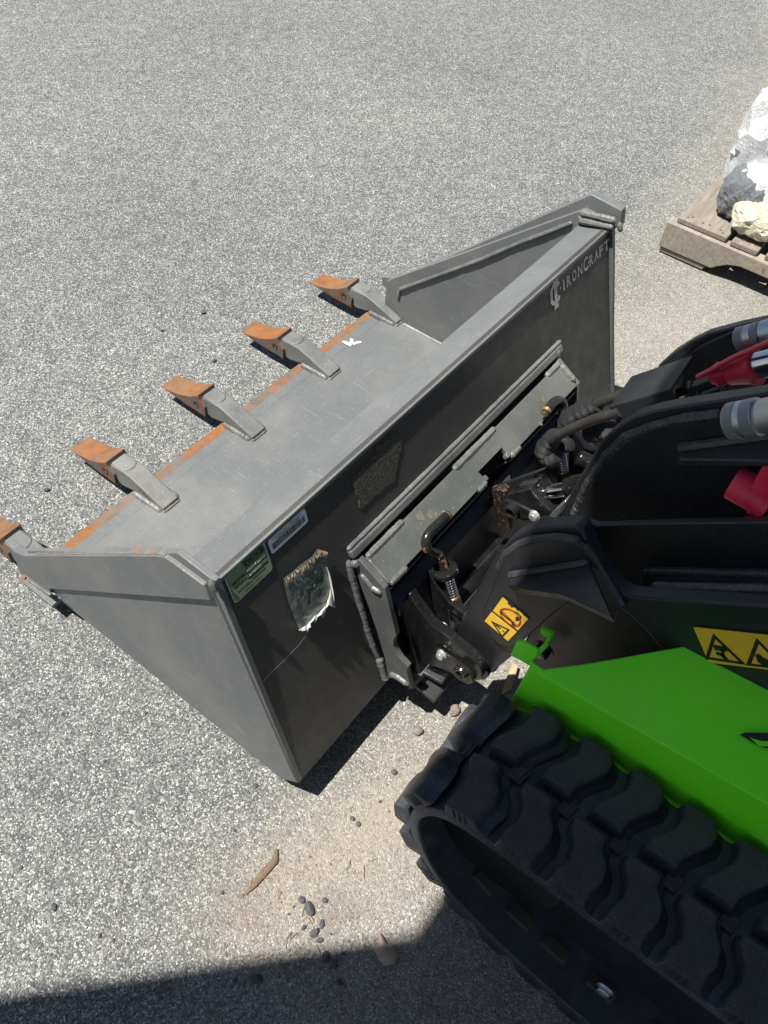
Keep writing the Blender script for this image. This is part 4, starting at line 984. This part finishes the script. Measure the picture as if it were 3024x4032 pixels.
# wrapped load on the pallet
def lump(cx, cy, cz, rx, ry, rz, seed, p=2.6, amp=.05, n=22):
    m = MB(); rnd = random.Random(seed); ks = [(rnd.uniform(3,14), rnd.uniform(3,14), rnd.uniform(0,6), rnd.uniform(.2,1)) for _ in range(7)]
    vs = []
    for i in range(n+1):
        th = math.pi*i/n
        for j in range(2*n):
            ph = math.pi*j/n
            x, y, z = math.sin(th)*math.cos(ph), math.sin(th)*math.sin(ph), math.cos(th)
            r = 1/(abs(x)**p+abs(y)**p+abs(z)**p)**(1/p)
            d = sum(a*math.sin(u*th+v*ph*1. + f) for u, v, f, a in [(int(k[0]),int(k[1]),k[2],k[3]) for k in ks])*amp*.35
            r *= 1+d
            if 0 < i < n: th2 = rnd.uniform(-.5,.5)*math.pi/n; r *= 1+rnd.uniform(-.034,.034)+.05*abs(math.sin(5*ph+3*th+seed))
            vs.append((cx+rx*x*r, cy+ry*y*r, max(.1235, cz+rz*z*r)))
    k = 2*n
    m.add(vs, [q for i in range(n) for j in range(k) for q in (((i*k+j, (i+1)*k+j, (i+1)*k+(j+1) % k), (i*k+j, (i+1)*k+(j+1) % k, i*k+(j+1) % k)) if (i+j) % 2 else ((i*k+j, (i+1)*k+j, i*k+(j+1) % k), ((i+1)*k+j, (i+1)*k+(j+1) % k, i*k+(j+1) % k)))], True)
    return m
wl = thing('wrapped_load', 'bulky load in clear and cream plastic wrap on the wooden pallet', 'wrapped goods', (2.6,0,.124))
WI = Matrix.Translation((-2.6,0,-.124))
def lc(x, y, z): return tuple(PZ('K13', [(x,y)], z)[0])
LUMPS = (((*lc(1470,400,.27),.145,.125,.15,3,3.6,.03),'plastic_wrap','wrap'), ((*lc(1330,560,.22),.105,.10,.055,9,3.2,.035),'foam_sheet','foam'),
  ((*lc(1100,890,.185),.078,.07,.062,11,3.6,.03),'dark_bundle','wrapgrey'), ((*lc(1345,900,.19),.10,.105,.072,13,3.6,.035),'plastic_wrap','wrap'),
  ((*lc(1250,1090,.168),.095,.075,.043,12,3.2,.04),'foam_sheet','foam'), ((2.75,-.10,.25,.42,.28,.20,21,4.,.03),'plastic_wrap','wrap'))
for args, nm_, mt in LUMPS:
    o = lump(*args).obj(nm_, M[mt], wl, sharp=24); o.matrix_parent_inverse = WI

# ================================================================== THINGS ON THE GROUND
wo = PZ('K9', [(1262,570),(1335,600),(1275,810),(1150,900)], .02)
wd_ = MB(); wd_.prism(wo, (0,0,-.02)); o = wd_.obj('wood_offcut', M['wood_new'], None, .002); tag(o, 'split piece of pale timber on the ground under the lift arm', 'wood scrap')
tw = PZ('K15', [(1130,560),(1122,610),(1085,650),(1040,705),(1003,748)], .004)
m = MB(); m.tube(tw, [.002,.006,.0062,.005,.001], 8, flat=.45); o = m.obj('bark_strip', M['bark']); tag(o, 'long brown strip of bark lying on the sunlit asphalt', 'bark')
def blob(c, r, sq, seed):
    rnd = random.Random(seed); bm = bmesh.new(); bmesh.ops.create_icosphere(bm, subdivisions=2, radius=1)
    dirs = [(Vector((rnd.uniform(-1,1),rnd.uniform(-1,1),rnd.uniform(-1,1))).normalized(), rnd.uniform(.6,.95)) for _ in range(9)]
    for v in bm.verts:
        for d, k in dirs:
            e = v.co.dot(d)
            if e > k: v.co -= d*(e-k)
    a = rnd.uniform(0,3); ca, sa = math.cos(a), math.sin(a); e1 = rnd.uniform(.75,1.25)
    for v in bm.verts:
        x, y, z = v.co.x*r*e1, v.co.y*r/e1, v.co.z*r*sq; v.co = Vector((c[0]+x*ca-y*sa, c[1]+x*sa+y*ca, r*sq*.8+z))
    me = bpy.data.meshes.new('stone'); bm.to_mesh(me); bm.free(); return me
ST = [(595,10,.006),(428,205,.005),(408,372,.004),(220,802,.009),(85,640,.006),(408,917,.006),(462,938,.005),(908,742,.006),(1232,772,.010),(1264,808,.016),(1240,885,.007),(1286,905,.013),(1315,872,.010),(1305,936,.008),(1327,775,.008),(1440,440,.008),(1463,462,.008),(1552,370,.005),(1608,252,.010),(958,488,.005),(1045,305,.006),(1050,1095,.014),(1330,1005,.012),(1365,1035,.012),(1400,990,.006),(1385,1110,.009),(960,1100,.006),(1200,800,.004),(1180,830,.004),(1350,910,.004)]
for i, (x, y, r) in enumerate(ST):
    c = PZ('K15', [(x,y)], 0)[0]; me = blob(c, r*.62, .6, i); me.materials.append(M['stone'])
    o = bpy.data.objects.new('stone', me); COL.objects.link(o)
    if i == 9: tag(o, 'largest dark grey stone in the cluster near the shade line', 'stone')
    elif i in (8,10,11,12,13,14,27,28,29): tag(o, 'dark stone in the small cluster beside the largest stone, above the shade line', 'stone', 'stones clustered by the shade line')
    elif i in (15,16,17,18): tag(o, 'dark stone on dusty asphalt between the bucket corner and the rubber track', 'stone', 'stones between bucket and track')
    elif y > 980: tag(o, 'dark stone lying in the shade at the bottom of the photo', 'stone', 'stones lying in the shade')
    else: tag(o, 'small dark stone alone on the sunlit asphalt left of the bark strip', 'stone', 'stones scattered left of the bark strip')
for k, x, y, r in (('K9',630,1112,.012),('K9',235,1330,.010),('K14',885,590,.008),('K14',705,668,.005),('K14',935,800,.006),('K14',205,1362,.006)):
    c = PZ(k, [(x,y)], 0)[0]; me = blob(c, r, .7, int(x)); me.materials.append(M['stone2' if k == 'K9' else 'stone'])
    o = bpy.data.objects.new('stone', me); COL.objects.link(o)
    if k == 'K9': tag(o, 'tan stone beside the bucket mount shadow, '+('larger of two' if x == 630 else 'paler and nearer the track'), 'stone')
    else: tag(o, 'dark speck of stone on open asphalt beyond the bucket teeth', 'stone', 'stones beyond the teeth')
# dead leaf in the shade
lf = PZ('K15', [(1555,905),(1572,930),(1580,955),(1610,965),(1628,1000),(1610,1035),(1570,1040),(1545,1015),(1532,985),(1520,965),(1540,950),(1548,925)], .006)
m = MB(); ctr = sum(lf, Vector())/len(lf)
m.add([ctr+Vector((0,0,.004))]+[p+Vector((0,0,random.uniform(-.003,.005))) for p in lf], [(0,i+1,(i+1) % len(lf)+1) for i in range(len(lf))], True)
o = m.obj('dead_leaf', M['leaf']); s_ = o.modifiers.new('t','SOLIDIFY'); s_.thickness = .0008; tag(o, 'curled brown dead leaf at the edge of the shade near the track', 'leaf')
# pine straw and crumbs: nobody could count them
m = MB(); rnd = random.Random(4)
for k in range(34):
    x = rnd.gauss(1180,150); y = rnd.gauss(1030,110)
    if k % 4 == 0: x, y = rnd.uniform(650,1600), rnd.uniform(600,1240)
    c = PZ('K15', [(x,y)], .002)[0]; a_ = rnd.uniform(0,6.3); L = rnd.uniform(.006,.026); d = Vector((math.cos(a_),math.sin(a_),0))*L/2; b3 = Vector((-d.y,d.x,0))*rnd.uniform(-.3,.3)
    m.tube([c-d, c+b3+Vector((0,0,.002)), c+d], .0005, 4)
o = m.obj('pine_straw', M['needle']); o['kind'] = 'stuff'
vs = []; fs_ = []; m = MB()
for k in range(330):
    if k < 240: x, y = rnd.gauss(1250,240), rnd.gauss(930,190)
    else: x, y = rnd.uniform(0,1660), rnd.uniform(0,1270)
    c = PZ('K15', [(x,y)], 0)[0]; r = .001+.0028*rnd.random()**3
    q = [c+Vector((r*math.cos(t)*rnd.uniform(.7,1.3), r*math.sin(t)*rnd.uniform(.7,1.3), 0)) for t in (0,1.3,2.5,3.8,5.1)]
    m.add(q+[c+Vector((rnd.uniform(-r,r)*.4,0,r*1.1))], [(i,(i+1) % 5,5) for i in range(5)])
o = m.obj('loose_grit', M['stone2']); o['kind'] = 'stuff'
# dried husk on the bucket floor
hk = MB(); zf = .047
for poly in ([(480,1150),(520,1145),(600,1170),(625,1185),(600,1210),(540,1190)], [(590,1120),(615,1110),(635,1130),(640,1165),(615,1190),(590,1150)], [(625,1175),(680,1150),(745,1150),(735,1170),(680,1180),(640,1195)]):
    P_ = PZ('K16', poly, zf+.002); hk.prism(P_, (0,0,.003))
o = hk.obj('dried_husk', M['husk'], None, .001); tag(o, 'cream coloured three lobed dried husk on the bucket floor by the cutting edge', 'husk')

# ------------------------------------------------------------------ render settings
S.render.engine = 'CYCLES'
S.render.resolution_x = 768; S.render.resolution_y = 1024
